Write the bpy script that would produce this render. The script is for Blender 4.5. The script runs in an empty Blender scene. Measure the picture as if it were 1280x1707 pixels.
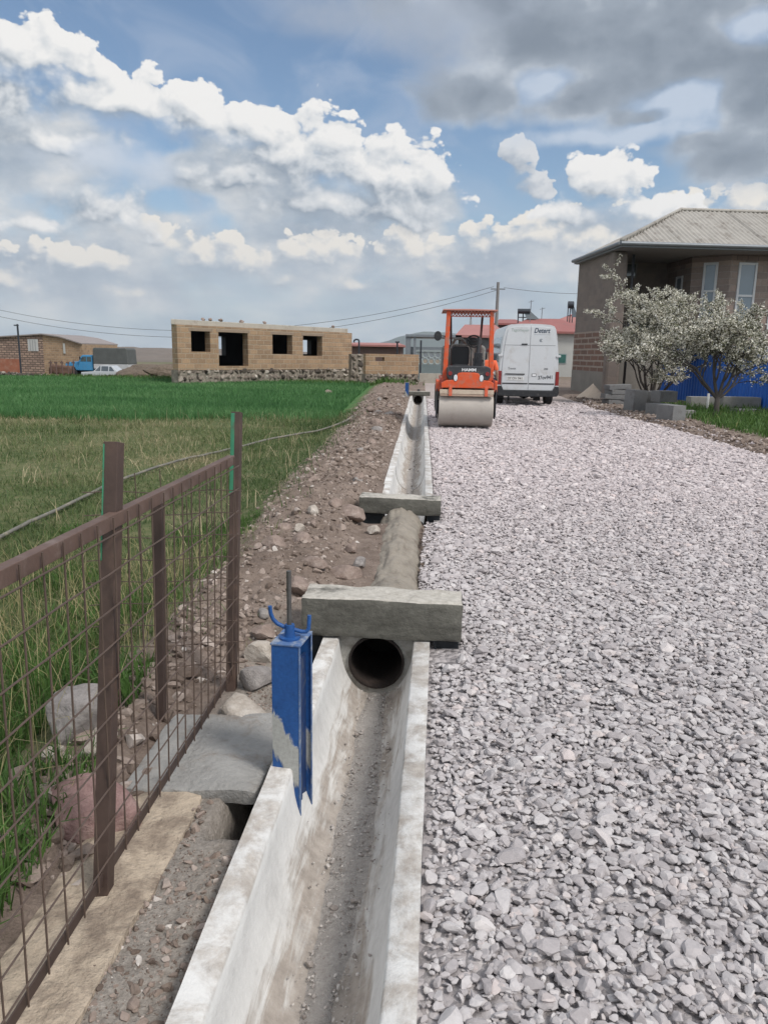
import bpy, math, random
import numpy as np
from math import sin, cos, radians, pi, tan, atan2, asin, degrees, sqrt
from mathutils import Matrix, Vector
random.seed(7)
RNG = np.random.default_rng(7)
SC = bpy.context.scene
COL = SC.collection

# ------------------------------------------------------------------ camera
F = 1282.0
PS, PT, RO = radians(3.84), radians(11.64), radians(1.0)
CAM = np.array([0, 0, 1.5])
_f = np.array([-sin(PS)*cos(PT), cos(PS)*cos(PT), -sin(PT)])
_r0 = np.array([cos(PS), sin(PS), 0.0]); _u0 = np.cross(_r0, _f)
_r = cos(RO)*_r0 + sin(RO)*_u0; _u = -sin(RO)*_r0 + cos(RO)*_u0
cd = bpy.data.cameras.new('camera'); cam = bpy.data.objects.new('camera', cd); COL.objects.link(cam)
cd.sensor_fit = 'HORIZONTAL'; cd.sensor_width = 36; cd.lens = 36*F/1280
cd.clip_start = 0.05; cd.clip_end = 30000
cam.matrix_world = Matrix(((_r[0], _u[0], -_f[0], 0), (_r[1], _u[1], -_f[1], 0), (_r[2], _u[2], -_f[2], 1.5), (0, 0, 0, 1)))
SC.camera = cam
def ray(px, py): return _f + _r*(px-640)/F + _u*(853.5-py)/F
def at(px, py, z=0.0):
    d = ray(px, py); return CAM + d*(z-1.5)/d[2]
def aty(px, py, Y):
    d = ray(px, py); return CAM + d*Y/d[1]

SC.view_settings.view_transform = 'Standard'; SC.view_settings.look = 'None'
EXPO = 0.95
SC.view_settings.exposure = EXPO; SC.view_settings.gamma = 1.0
SC.cycles.max_bounces = 6; SC.cycles.diffuse_bounces = 3; SC.cycles.glossy_bounces = 3
SC.cycles.transmission_bounces = 4; SC.cycles.transparent_max_bounces = 6; SC.cycles.volume_bounces = 0

# ------------------------------------------------------------------ node helper
class NT:
    def __init__(s, tree): s.t = tree; s.N = tree.nodes; s.L = tree.links
    def put(s, sock, v):
        if v is None: return
        if hasattr(v, 'is_linked'): s.L.new(v, sock)
        else:
            if hasattr(sock.default_value, '__len__') and not hasattr(v, '__len__'):
                v = (v,)*len(sock.default_value)
            if hasattr(v, '__len__') and len(v) == 3 and hasattr(sock.default_value, '__len__') and len(sock.default_value) == 4: v = (*v, 1)
            sock.default_value = v
    def n(s, typ, **kw):
        nd = s.N.new(typ)
        for k, v in kw.items(): setattr(nd, k, v)
        return nd
    def m(s, op, a, b=None, c=None, clamp=False):
        nd = s.n('ShaderNodeMath', operation=op); nd.use_clamp = clamp
        s.put(nd.inputs[0], a); s.put(nd.inputs[1], b)
        if c is not None: s.put(nd.inputs[2], c)
        return nd.outputs[0]
    def v(s, op, a, b=None, c=None):
        nd = s.n('ShaderNodeVectorMath', operation=op)
        s.put(nd.inputs[0], a); s.put(nd.inputs[1], b)
        if c is not None: s.put(nd.inputs[2], c)
        return nd.outputs['Value'] if op in ('LENGTH', 'DOT_PRODUCT', 'DISTANCE') else nd.outputs[0]
    def noise(s, vec, scale=5, detail=4, rough=.55, dist=0, out='Fac', dim2=False):
        nd = s.n('ShaderNodeTexNoise')
        if dim2: nd.noise_dimensions = '2D'
        s.put(nd.inputs['Vector'], vec)
        nd.inputs['Scale'].default_value = scale; nd.inputs['Detail'].default_value = detail
        nd.inputs['Roughness'].default_value = rough; nd.inputs['Distortion'].default_value = dist
        return nd.outputs[out]
    def voro(s, vec, scale=5, feature='F1', out='Distance', detail=0, dim2=False):
        nd = s.n('ShaderNodeTexVoronoi', feature=feature)
        if dim2: nd.voronoi_dimensions = '2D'
        s.put(nd.inputs['Vector'], vec)
        nd.inputs['Scale'].default_value = scale
        if detail: nd.inputs['Detail'].default_value = detail
        return nd.outputs[out]
    def mix(s, f, a, b, blend='MIX'):
        nd = s.n('ShaderNodeMix', data_type='RGBA', blend_type=blend); nd.clamp_factor = True
        s.put(nd.inputs[0], f); s.put(nd.inputs[6], a); s.put(nd.inputs[7], b)
        return nd.outputs[2]
    def ramp(s, f, stops, interp='LINEAR'):
        nd = s.n('ShaderNodeValToRGB'); s.put(nd.inputs[0], f); cr = nd.color_ramp; cr.interpolation = interp
        while len(cr.elements) < len(stops): cr.elements.new(.5)
        for e, (p, c) in zip(cr.elements, stops):
            e.position = p; e.color = (*c, 1) if hasattr(c, '__len__') else (c, c, c, 1)
        return nd.outputs[0]
    def step(s, x, a, b):
        nd = s.n('ShaderNodeMapRange'); nd.interpolation_type = 'SMOOTHSTEP'
        s.put(nd.inputs[0], x); s.put(nd.inputs[1], a); s.put(nd.inputs[2], b)
        return nd.outputs[0]
    def xyz(s, vec):
        nd = s.n('ShaderNodeSeparateXYZ'); s.put(nd.inputs[0], vec); return nd.outputs[0], nd.outputs[1], nd.outputs[2]
    def comb(s, x, y, z=0.0):
        nd = s.n('ShaderNodeCombineXYZ'); s.put(nd.inputs[0], x); s.put(nd.inputs[1], y); s.put(nd.inputs[2], z); return nd.outputs[0]

def lin(r, g, b):
    return tuple(((c/255)/12.92 if c <= 10 else (((c/255)+.055)/1.055)**2.4) for c in (r, g, b))

# ------------------------------------------------------------------ sky and sun
SUN_EL, SUN_AZ = radians(50), radians(125)
SKY_STR = 0.1
world = bpy.data.worlds.new('World'); SC.world = world; world.use_nodes = True
def build_sky():
    t = world.node_tree; t.nodes.clear(); N = NT(t)
    sky = N.n('ShaderNodeTexSky', sky_type='NISHITA'); sky.sun_disc = False
    sky.sun_elevation = SUN_EL; sky.sun_rotation = SUN_AZ; sky.air_density = 1.0; sky.dust_density = 0.6; sky.ozone_density = 2.0
    d = N.n('ShaderNodeTexCoord').outputs['Generated']
    x, y, z = N.xyz(d)
    uu = N.m('MULTIPLY', N.m('ARCTAN2', x, y), 180/pi)
    vv = N.m('MULTIPLY', N.m('ARCSINE', z), 180/pi)
    P = N.comb(uu, vv)
    def ang(px, py):
        q = ray(px, py); q = q/np.linalg.norm(q); return degrees(atan2(q[0], q[1])), degrees(asin(q[2]))
    def group(name, blobs, amp_n, amp_v, sc, warp, hole=()):
        g = bpy.data.node_groups.new(name, 'ShaderNodeTree')
        g.interface.new_socket('P', in_out='INPUT', socket_type='NodeSocketVector')
        g.interface.new_socket('D', in_out='OUTPUT', socket_type='NodeSocketFloat')
        g.interface.new_socket('S', in_out='OUTPUT', socket_type='NodeSocketFloat')
        G = NT(g); gi = G.n('NodeGroupInput').outputs[0]
        wn = G.noise(gi, .22*sc, 2, .5, out='Color', dim2=True)
        Pw = G.v('ADD', gi, G.v('MULTIPLY', G.v('SUBTRACT', wn, (.5, .5, .5)), (warp, warp*.7, 0)))
        acc = None
        for (cx, cy, rx, ry) in blobs:
            a, b = ang(cx, cy); sx, sy = 1/(rx/22.4), 1/(ry/22.4)
            e = G.v('LENGTH', G.v('MULTIPLY_ADD', Pw, (sx, sy, 0), (-a*sx, -b*sy, 0)))
            e = G.m('SUBTRACT', 1.0, e)
            acc = e if acc is None else G.m('SMOOTH_MAX', acc, e, .25)
        for (cx, cy, rx, ry) in hole:
            a, b = ang(cx, cy); sx, sy = 1/(rx/22.4), 1/(ry/22.4)
            e = G.v('LENGTH', G.v('MULTIPLY_ADD', Pw, (sx, sy, 0), (-a*sx, -b*sy, 0)))
            acc = G.m('SUBTRACT', acc, G.m('MULTIPLY', G.m('SUBTRACT', 1.0, e, clamp=True), .75))
        Ps = G.v('MULTIPLY', gi, (.85, 1.15, 1))
        n1 = G.noise(Ps, .26*sc, 8, .60, dim2=True)
        n2 = G.voro(G.v('ADD', Ps, G.v('MULTIPLY', wn, (1.2, 1.2, 0))), .40*sc, 'F1', detail=3, dim2=True)
        D = G.m('ADD', acc, G.m('MULTIPLY', G.m('SUBTRACT', n1, .5), amp_n))
        D = G.m('ADD', D, G.m('MULTIPLY', G.m('SUBTRACT', .42, n2), amp_v))
        go = G.n('NodeGroupOutput'); G.L.new(D, go.inputs[0]); G.L.new(acc, go.inputs[1])
        return g
    def use(g, vec):
        nd = N.n('ShaderNodeGroup'); nd.node_tree = g; N.put(nd.inputs[0], vec); return nd.outputs[0], nd.outputs[1]
    K = 1/(SKY_STR*2**EXPO)
    def cc(r, g, b): return tuple(c*K for c in lin(r, g, b))
    # clear sky, slightly bluer than the raw model, paler at the horizon
    col = N.mix(1.0, sky.outputs[0], (1.05*2**-EXPO, 1.15*2**-EXPO, 1.18*2**-EXPO), 'MULTIPLY')
    hz = N.step(vv, 13.0, 0.0)
    streak = N.noise(N.v('MULTIPLY', P, (.13, .40, 1)), 1.0, 5, .6, 0, dim2=True)
    thin = N.noise(N.v('MULTIPLY', P, (.12, .2, 1)), 1.0, 4, .6, .8, dim2=True)
    col = N.mix(N.m('MULTIPLY', N.step(thin, .40, .75), .45), col, cc(176, 190, 212))
    low = N.ramp(streak, [(.3, cc(166, 182, 200)), (.52, cc(190, 202, 214)), (.72, cc(214, 219, 224))])
    col = N.mix(N.m('MULTIPLY', hz, .9), col, low)
    # a soft grey deck behind, then cumulus heads that are white on top and melt into it below
    deck = [(60, 250, 190, 90), (150, 430, 330, 110), (560, 420, 330, 90), (470, 330, 260, 75), (820, 440, 300, 90), (1080, 420, 300, 80), (680, 340, 130, 60), (-200, 350, 260, 160), (1500, 420, 260, 130), (330, 270, 130, 50)]
    gB = group('cloud_deck', deck, 1.0, .25, .8, 2.2, hole=[(262, 240, 70, 34), (300, 335, 50, 22), (800, 330, 50, 40)])
    Db, Sb = use(gB, P); tn = N.noise(N.v('MULTIPLY', P, (.17, .30, 1)), 1.0, 6, .58, 0, dim2=True)
    dc = N.ramp(N.m('ADD', N.m('MULTIPLY', N.m('SUBTRACT', tn, .5), 1.5), .5), [(.12, cc(156, 170, 186)), (.40, cc(182, 192, 203)), (.60, cc(206, 211, 216)), (.85, cc(232, 231, 229))])
    col = N.mix(N.m('MULTIPLY', N.step(Db, -.05, .55), .96), col, dc)
    def heads(g, hi, mid, lo, col, k, deep=2.6, fade=.55, b0=.70):
        D, S = use(g, P); D2, _a = use(g, N.v('ADD', P, (.34, .62, 0))); Du, Su = use(g, N.v('ADD', P, (.5*deep/2.6, deep, 0)))
        dep = N.step(N.m('ADD', N.m('MULTIPLY', Du, .6), N.m('MULTIPLY', Su, .4)), -.55, .50)
        det = N.m('MULTIPLY', N.m('SUBTRACT', D, D2), k)
        sh = N.m('ADD', N.m('SUBTRACT', b0, N.m('MULTIPLY', dep, .46)), N.m('MULTIPLY', det, N.m('MULTIPLY_ADD', dep, -.1, 1.0)))
        c = N.ramp(sh, [(.08, lo), (.46, mid), (.92, hi)])
        sf = N.m('MULTIPLY_ADD', dep, fade, .06)
        sf = N.m('ADD', sf, N.m('MULTIPLY', N.m('MULTIPLY', N.m('SUBTRACT', _a, S), 4.0, clamp=True), .7))
        return N.mix(N.step(D, -.02, sf), col, c)
    back = [(350, 440, 170, 62), (430, 455, 120, 50), (270, 400, 70, 46), (20, 475, 110, 50), (680, 440, 140, 54), (740, 470, 80, 34), (890, 395, 130, 50), (800, 410, 90, 44), (1150, 365, 110, 44), (1000, 410, 150, 56),
            (520, 430, 120, 44), (150, 440, 150, 44), (600, 480, 150, 32), (210, 485, 130, 30), (960, 465, 150, 38), (790, 450, 120, 40), (1240, 350, 100, 40)]
    gK = group('cumulus_far', back, .95, .55, 1.35, 2.4)
    col = heads(gK, cc(246, 240, 230), cc(208, 212, 216), cc(172, 183, 195), col, 1.3, 1.7, 1.2, .60)
    big = [(45, 95, 110, 62), (20, 180, 130, 70), (200, 165, 110, 50), (330, 195, 100, 56), (425, 215, 110, 58), (490, 275, 200, 95), (620, 300, 150, 80), (560, 345, 220, 56), (660, 360, 120, 44), (700, 320, 84, 76), (380, 300, 150, 50), (90, 240, 150, 50),
           (150, 350, 130, 54), (212, 350, 52, 46), (60, 372, 80, 34), (1008, 312, 80, 56), (950, 356, 70, 34), (1090, 345, 80, 36), (-160, 150, 150, 120), (1480, 330, 140, 60)]
    gA = group('cumulus', big, .70, .50, 1.15, 2.2)
    col = heads(gA, cc(249, 247, 244), cc(214, 218, 222), cc(146, 159, 173), col, 1.25, 2.9, .60)
    gS = group('cloud_wisp', [(860, 272, 38, 46), (892, 312, 44, 32)], .8, .5, 1.8, 1.5)
    col = heads(gS, cc(222, 224, 227), cc(190, 197, 206), cc(165, 175, 188), col, .9, 2.0, .7, .56)
    dark = [(800, 150, 120, 52), (880, 70, 140, 95), (1000, 60, 170, 100), (1150, 70, 170, 120), (1260, 170, 90, 110), (960, 160, 120, 50), (1090, 200, 110, 30),
            (1230, 262, 100, 46), (1180, 236, 100, 30), (1420, 150, 200, 160), (900, -80, 400, 120), (1250, -100, 300, 120)]
    gD = group('storm_cloud', dark, .62, .22, .9, 2.4, hole=[(1140, 172, 90, 44), (1090, 215, 70, 24), (1250, 40, 80, 26), (905, 140, 60, 34)])
    Dd, _S = use(gD, P)
    dn = N.noise(N.v('MULTIPLY', P, (.8, 1.2, 1)), .22, 5, .52, dim2=True)
    body = N.ramp(N.m('ADD', N.m('MULTIPLY', Dd, .5), N.m('MULTIPLY', N.m('SUBTRACT', dn, .5), .9)), [(.0, cc(200, 207, 216)), (.20, cc(156, 166, 178)), (.45, cc(130, 141, 154)), (.9, cc(112, 124, 139))])
    col = N.mix(N.m('MULTIPLY', N.step(Dd, -.10, .40), .97), col, body)
    veil = [(720, 40, 190, 90), (560, 20, 150, 50)]
    gV = group('thin_veil', veil, .8, .3, .8, 2.0)
    col = N.mix(N.m('MULTIPLY', N.step(use(gV, P)[0], -.1, .9), .75), col, cc(168, 178, 194))
    gl = group('pale_veil', [(1130, 168, 110, 70), (1245, 40, 80, 40), (905, 140, 70, 46), (1020, 225, 240, 22), (200, 270, 150, 40)], .9, .3, 1.0, 2.0)
    col = N.mix(N.m('MULTIPLY', N.m('MULTIPLY', N.step(use(gl, P)[0], -.1, .7), .8), N.m('SUBTRACT', 1.0, N.step(Dd, -.05, .25))), col, cc(206, 216, 230))
    # unseen broken cloud over the rest of the sky, brightened to lift the ambient light
    over = N.step(N.noise(d, 3.0, 4, .6), .42, .58); ovc = N.ramp(N.noise(d, 5.0, 4, .6), [(.35, tuple(q*1.5 for q in cc(196, 202, 208))), (.6, tuple(q*1.9 for q in cc(244, 243, 241)))])
    away = N.m('MAXIMUM', N.step(vv, 34, 46), N.step(N.m('ABSOLUTE', uu), 45, 60)); away = N.m('MULTIPLY', away, N.step(vv, 2, 10))
    col = N.mix(N.m('MULTIPLY', away, N.m('MULTIPLY_ADD', over, .7, .25)), col, ovc)
    # below the horizon: dull ground colour
    col = N.mix(N.step(vv, -.2, -1.5), col, cc(110, 105, 98))
    bg = N.n('ShaderNodeBackground'); N.put(bg.inputs[0], col); bg.inputs[1].default_value = SKY_STR
    out = N.n('ShaderNodeOutputWorld'); N.L.new(bg.outputs[0], out.inputs[0])
build_sky()
world.cycles.sampling_method = 'MANUAL'; world.cycles.sample_map_resolution = 512
sl = bpy.data.lights.new('sun', 'SUN'); sl.energy = 1.5; sl.angle = radians(14); sl.color = (1, .955, .9)
so = bpy.data.objects.new('sun', sl); COL.objects.link(so)
_sd = Vector((sin(SUN_AZ)*cos(SUN_EL), cos(SUN_AZ)*cos(SUN_EL), sin(SUN_EL)))
so.rotation_euler = _sd.to_track_quat('Z', 'Y').to_euler(); so.location = (20, -20, 40)

# ------------------------------------------------------------------ object helpers
def tag(o, label=None, cat=None, group=None, kind=None):
    if label: o['label'] = label
    if cat: o['category'] = cat
    if group: o['group'] = group
    if kind: o['kind'] = kind
    return o
def thing(name, label, cat, loc=(0, 0, 0), rz=0.0, group=None):
    o = bpy.data.objects.new(name, None); COL.objects.link(o)
    o.location = tuple(float(c) for c in loc); o.rotation_euler = (0, 0, rz); o.empty_display_size = .2
    return tag(o, label, cat, group)
def kids(o): return [c for c in COL.objects if c.parent is o]
def copy_tree(o, parent=None):
    c = o.copy(); COL.objects.link(c); c.parent = parent
    for ch in kids(o): copy_tree(ch, c)
    return c
class B:
    """collects shapes, then becomes ONE mesh object"""
    def __init__(s): s.v = []; s.f = []
    def add(s, vs, fs):
        k = len(s.v); s.v += [tuple(map(float, p)) for p in vs]; s.f += [tuple(i+k for i in q) for q in fs]; return s
    def box(s, x0, x1, y0, y1, z0, z1, rz=0, ry=0, rx=0):
        cx, cy, cz = (x0+x1)/2, (y0+y1)/2, (z0+z1)/2
        vs = [(x, y, z) for x in (x0, x1) for y in (y0, y1) for z in (z0, z1)]
        if rz or ry or rx:
            R = Matrix.Rotation(rz, 3, 'Z') @ Matrix.Rotation(ry, 3, 'Y') @ Matrix.Rotation(rx, 3, 'X'); c = Vector((cx, cy, cz))
            vs = [tuple(R @ (Vector(p)-c) + c) for p in vs]
        return s.add(vs, [(0, 1, 3, 2), (4, 6, 7, 5), (0, 4, 5, 1), (2, 3, 7, 6), (0, 2, 6, 4), (1, 5, 7, 3)])
    def tube(s, pts, r, n=8, cap=True, ph=0.0, sq=None):
        pts = [np.array(p, float) for p in pts]; m = len(pts)
        rr = [r]*m if not hasattr(r, '__len__') else r
        t0 = pts[1]-pts[0]; t0 = t0/np.linalg.norm(t0)
        a = np.array([1., 0, 0]) if abs(t0[0]) < .8 else np.array([0, 1., 0])
        u = a - t0*(a@t0); u /= np.linalg.norm(u)
        vs = []
        for i, p in enumerate(pts):
            t = pts[min(i+1, m-1)]-pts[max(i-1, 0)]; t = t/(np.linalg.norm(t)+1e-9)
            u = u - t*(u@t); u /= (np.linalg.norm(u)+1e-9); w = np.cross(t, u)
            for k in range(n):
                an = 2*pi*k/n+ph; vs.append(p+rr[i]*(cos(an)*u+sin(an)*w))
        fs = [(i*n+k, i*n+(k+1) % n, (i+1)*n+(k+1) % n, (i+1)*n+k) for i in range(m-1) for k in range(n)]
        if cap: fs += [tuple(range(n-1, -1, -1)), tuple((m-1)*n+k for k in range(n))]
        return s.add(vs, fs)
    def cyl(s, p0, p1, r0, r1=None, n=16): return s.tube([p0, p1], [r0, r0 if r1 is None else r1], n)
    def prism(s, poly, ax, a0, a1):
        """poly: 2-D points; extruded along axis ax ('x','y','z') from a0 to a1"""
        def P(p, a): return (a, p[0], p[1]) if ax == 'x' else ((p[0], a, p[1]) if ax == 'y' else (p[0], p[1], a))
        n = len(poly); vs = [P(p, a0) for p in poly]+[P(p, a1) for p in poly]
        return s.add(vs, [tuple(range(n-1, -1, -1)), tuple(range(n, 2*n))]+[(i, (i+1) % n, n+(i+1) % n, n+i) for i in range(n)])
    def poly(s, pts): return s.add(pts, [tuple(range(len(pts)))])
    def lathe(s, prof, axis='x', c=(0, 0, 0), n=24):
        """prof: (a, r) along the axis"""
        vs = []
        for a, r in prof:
            for k in range(n):
                t = 2*pi*k/n; q = (a, r*cos(t), r*sin(t)) if axis == 'x' else ((r*cos(t), a, r*sin(t)) if axis == 'y' else (r*cos(t), r*sin(t), a))
                vs.append((q[0]+c[0], q[1]+c[1], q[2]+c[2]))
        m = len(prof)
        fs = [(i*n+k, i*n+(k+1) % n, (i+1)*n+(k+1) % n, (i+1)*n+k) for i in range(m-1) for k in range(n)]
        fs += [tuple(range(n-1, -1, -1)), tuple((m-1)*n+k for k in range(n))]
        return s.add(vs, fs)
    def build(s, name, mat, parent=None, smooth=False, bevel=0.0, seg=2):
        me = bpy.data.meshes.new(name); me.from_pydata(s.v, [], s.f); me.update()
        bm_fix(me)
        o = bpy.data.objects.new(name, me); COL.objects.link(o)
        me.materials.append(mat)
        if smooth: me.shade_smooth() if not isinstance(smooth, float) else smooth_angle(me, smooth)
        if parent is not None: o.parent = parent
        if bevel:
            md = o.modifiers.new('bevel', 'BEVEL'); md.width = bevel; md.segments = seg; md.limit_method = 'ANGLE'; md.angle_limit = radians(40)
        return o
import bmesh
def bm_fix(me):
    bm = bmesh.new(); bm.from_mesh(me); bmesh.ops.recalc_face_normals(bm, faces=bm.faces); bm.to_mesh(me); bm.free()
def smooth_angle(me, a):
    me.shade_smooth()
    if hasattr(me, 'set_sharp_from_angle'): me.set_sharp_from_angle(angle=radians(a))
def np_mesh(name, V, Fc, mat, parent=None, attr=None, smooth=False):
    """V (n,3); Fc (m,k) all the same k; attr per-face float"""
    me = bpy.data.meshes.new(name); V = np.ascontiguousarray(V, np.float32); Fc = np.ascontiguousarray(Fc, np.int32)
    m, k = Fc.shape
    me.vertices.add(len(V)); me.vertices.foreach_set('co', V.ravel())
    me.loops.add(m*k); me.loops.foreach_set('vertex_index', Fc.ravel())
    me.polygons.add(m); me.polygons.foreach_set('loop_start', np.arange(0, m*k, k, dtype=np.int32))
    me.update(calc_edges=True)
    if attr is not None:
        at_ = me.attributes.new('rnd', 'FLOAT', 'FACE'); at_.data.foreach_set('value', np.ascontiguousarray(attr, np.float32))
    if smooth: me.shade_smooth()
    else: me.polygons.foreach_set('use_smooth', np.zeros(m, bool))
    o = bpy.data.objects.new(name, me); COL.objects.link(o); me.materials.append(mat)
    if parent is not None: o.parent = parent
    return o

# ------------------------------------------------------------------ materials
def material(name):
    m = bpy.data.materials.new(name); m.use_nodes = True; t = m.node_tree
    N = NT(t); p = t.nodes['Principled BSDF']; return m, N, p
def bump(N, p, h, dist=.01, strength=1.0):
    b = N.n('ShaderNodeBump'); b.inputs['Strength'].default_value = strength; b.inputs['Distance'].default_value = dist
    N.put(b.inputs['Height'], h); N.L.new(b.outputs[0], p.inputs['Normal'])
def ocoord(N): return N.n('ShaderNodeTexCoord').outputs['Object']
def wpos(N): return N.n('ShaderNodeNewGeometry').outputs['Position']
def pbr(name, base, rough=.7, metal=0.0, var=.15, scale=4.0, bmp=0.0, bscale=60, bdist=.004, dirt=None, dirt_amt=.5, spec=.4, coat=0.0):
    m, N, p = material(name); c = ocoord(N)
    n1 = N.noise(c, scale, 6, .6); n2 = N.noise(c, scale*9, 3, .6)
    f = N.m('ADD', N.m('MULTIPLY', N.m('SUBTRACT', n1, .5), 2.2*var), N.m('MULTIPLY_ADD', N.m('SUBTRACT', n2, .5), .9*var, 1.0))
    col = N.mix(1.0, base, N.comb(f, f, f), 'MULTIPLY')
    if dirt is not None:
        dn = N.noise(c, scale*1.7, 7, .65, .3)
        col = N.mix(N.m('MULTIPLY', N.step(dn, .62-.28*dirt_amt, .85-.25*dirt_amt), .85), col, dirt)
    N.put(p.inputs['Base Color'], col)
    N.put(p.inputs['Roughness'], N.m('ADD', rough-.08, N.m('MULTIPLY', n2, .16)))
    p.inputs['Metallic'].default_value = metal; p.inputs['Specular IOR Level'].default_value = spec
    if coat: p.inputs['Coat Weight'].default_value = coat; p.inputs['Coat Roughness'].default_value = .15
    if bmp: bump(N, p, N.noise(c, bscale, 5, .65), bdist, bmp)
    return m
def masonry(name, c1, c2, mortar, bw=.4, bh=.2, ms=.012, var=.5, bmp=.8, rough=.9, stain=(.1, .08, .06), stain_amt=.35, offs=.5):
    """blocks laid on the walls of an object whose walls follow its own x and y axes"""
    m, N, p = material(name); c = ocoord(N); x, y, z = N.xyz(c)
    wob = N.noise(c, 3, 3, .5, out='Color'); wx, wy, _ = N.xyz(wob)
    vec = N.comb(N.m('ADD', N.m('ADD', x, y), N.m('MULTIPLY', wx, .03)), N.m('ADD', z, N.m('MULTIPLY', wy, .03)))
    br = N.n('ShaderNodeTexBrick'); br.offset = offs; N.put(br.inputs['Vector'], vec)
    N.put(br.inputs['Color1'], c1); N.put(br.inputs['Color2'], c2); N.put(br.inputs['Mortar'], mortar)
    br.inputs['Scale'].default_value = 1; br.inputs['Mortar Size'].default_value = ms; br.inputs['Mortar Smooth'].default_value = .3
    br.inputs['Bias'].default_value = 0; br.inputs['Brick Width'].default_value = bw; br.inputs['Row Height'].default_value = bh
    n1 = N.noise(c, 1.3, 6, .65); n2 = N.noise(c, 14, 5, .65)
    f = N.m('ADD', N.m('MULTIPLY', N.m('SUBTRACT', n2, .5), var), N.m('MULTIPLY_ADD', N.m('SUBTRACT', n1, .5), var, 1.0))
    col = N.mix(1.0, br.outputs[0], N.comb(f, f, f), 'MULTIPLY')
    col = N.mix(N.m('MULTIPLY', N.step(N.noise(c, .8, 7, .7, .4), .55, .8), stain_amt), col, stain)
    N.put(p.inputs['Base Color'], col); p.inputs['Roughness'].default_value = rough; p.inputs['Specular IOR Level'].default_value = .2
    bump(N, p, N.m('ADD', N.m('MULTIPLY', br.outputs['Fac'], -1.0), N.m('MULTIPLY', n2, .6)), .02, bmp)
    return m
def stones_mat(name, stops, sat_noise=.25, bscale=70, bdist=.003, rough=.92, world_tint=None):
    """loose stones: one tone per stone (attribute rnd) with fine grain"""
    m, N, p = material(name); a = N.n('ShaderNodeAttribute'); a.attribute_name = 'rnd'
    c = ocoord(N); col = N.ramp(a.outputs['Fac'], stops)
    n = N.noise(c, 55, 5, .7); f = N.m('MULTIPLY_ADD', N.m('SUBTRACT', n, .5), sat_noise*2, 1.0)
    col = N.mix(1.0, col, N.comb(f, f, f), 'MULTIPLY')
    if world_tint is not None:
        (c0, c1, y0, y1) = world_tint; _, y, _ = N.xyz(c)
        col = N.mix(1.0, col, N.mix(N.step(N.m('ADD', y, N.m('MULTIPLY', N.noise(c, .5, 3), 3)), y0, y1), c0, c1), 'MULTIPLY')
    N.put(p.inputs['Base Color'], col); p.inputs['Roughness'].default_value = rough; p.inputs['Specular IOR Level'].default_value = .25
    bump(N, p, N.noise(c, bscale, 4, .6), bdist, .7)
    return m
def blades_mat(name, stops, tip=(.25, .22, .10), trans=.25):
    m, N, p = material(name); a = N.n('ShaderNodeAttribute'); a.attribute_name = 'rnd'
    col = N.ramp(a.outputs['Fac'], stops)
    N.put(p.inputs['Base Color'], col); p.inputs['Roughness'].default_value = .6; p.inputs['Specular IOR Level'].default_value = .25
    tr = N.n('ShaderNodeBsdfTranslucent'); N.put(tr.inputs[0], col); ms = N.n('ShaderNodeMixShader'); ms.inputs[0].default_value = trans
    N.L.new(p.outputs[0], ms.inputs[1]); N.L.new(tr.outputs[0], ms.inputs[2])
    N.L.new(ms.outputs[0], N.t.nodes['Material Output'].inputs['Surface'])
    return m

# ------------------------------------------------------------------ numpy value noise
_perm = np.random.default_rng(3).random((256, 256))
def vnoise(x, y):
    xi = np.floor(x).astype(int); yi = np.floor(y).astype(int); fx = x-xi; fy = y-yi
    fx = fx*fx*(3-2*fx); fy = fy*fy*(3-2*fy); g = lambda a, b: _perm[a & 255, b & 255]
    return (g(xi, yi)*(1-fx)+g(xi+1, yi)*fx)*(1-fy)+(g(xi, yi+1)*(1-fx)+g(xi+1, yi+1)*fx)*fy
def fbm(x, y, o=4, s=1.0):
    t = 0; a = .5; x = np.asarray(x, float)*s; y = np.asarray(y, float)*s
    for i in range(o): t = t+a*(vnoise(x+i*17.3, y+i*9.1)-.5); a *= .5; x = x*2.03; y = y*2.03
    return t
def sstep(x, a, b):
    t = np.clip((np.asarray(x, float)-a)/(b-a), 0, 1); return t*t*(3-2*t)

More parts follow.
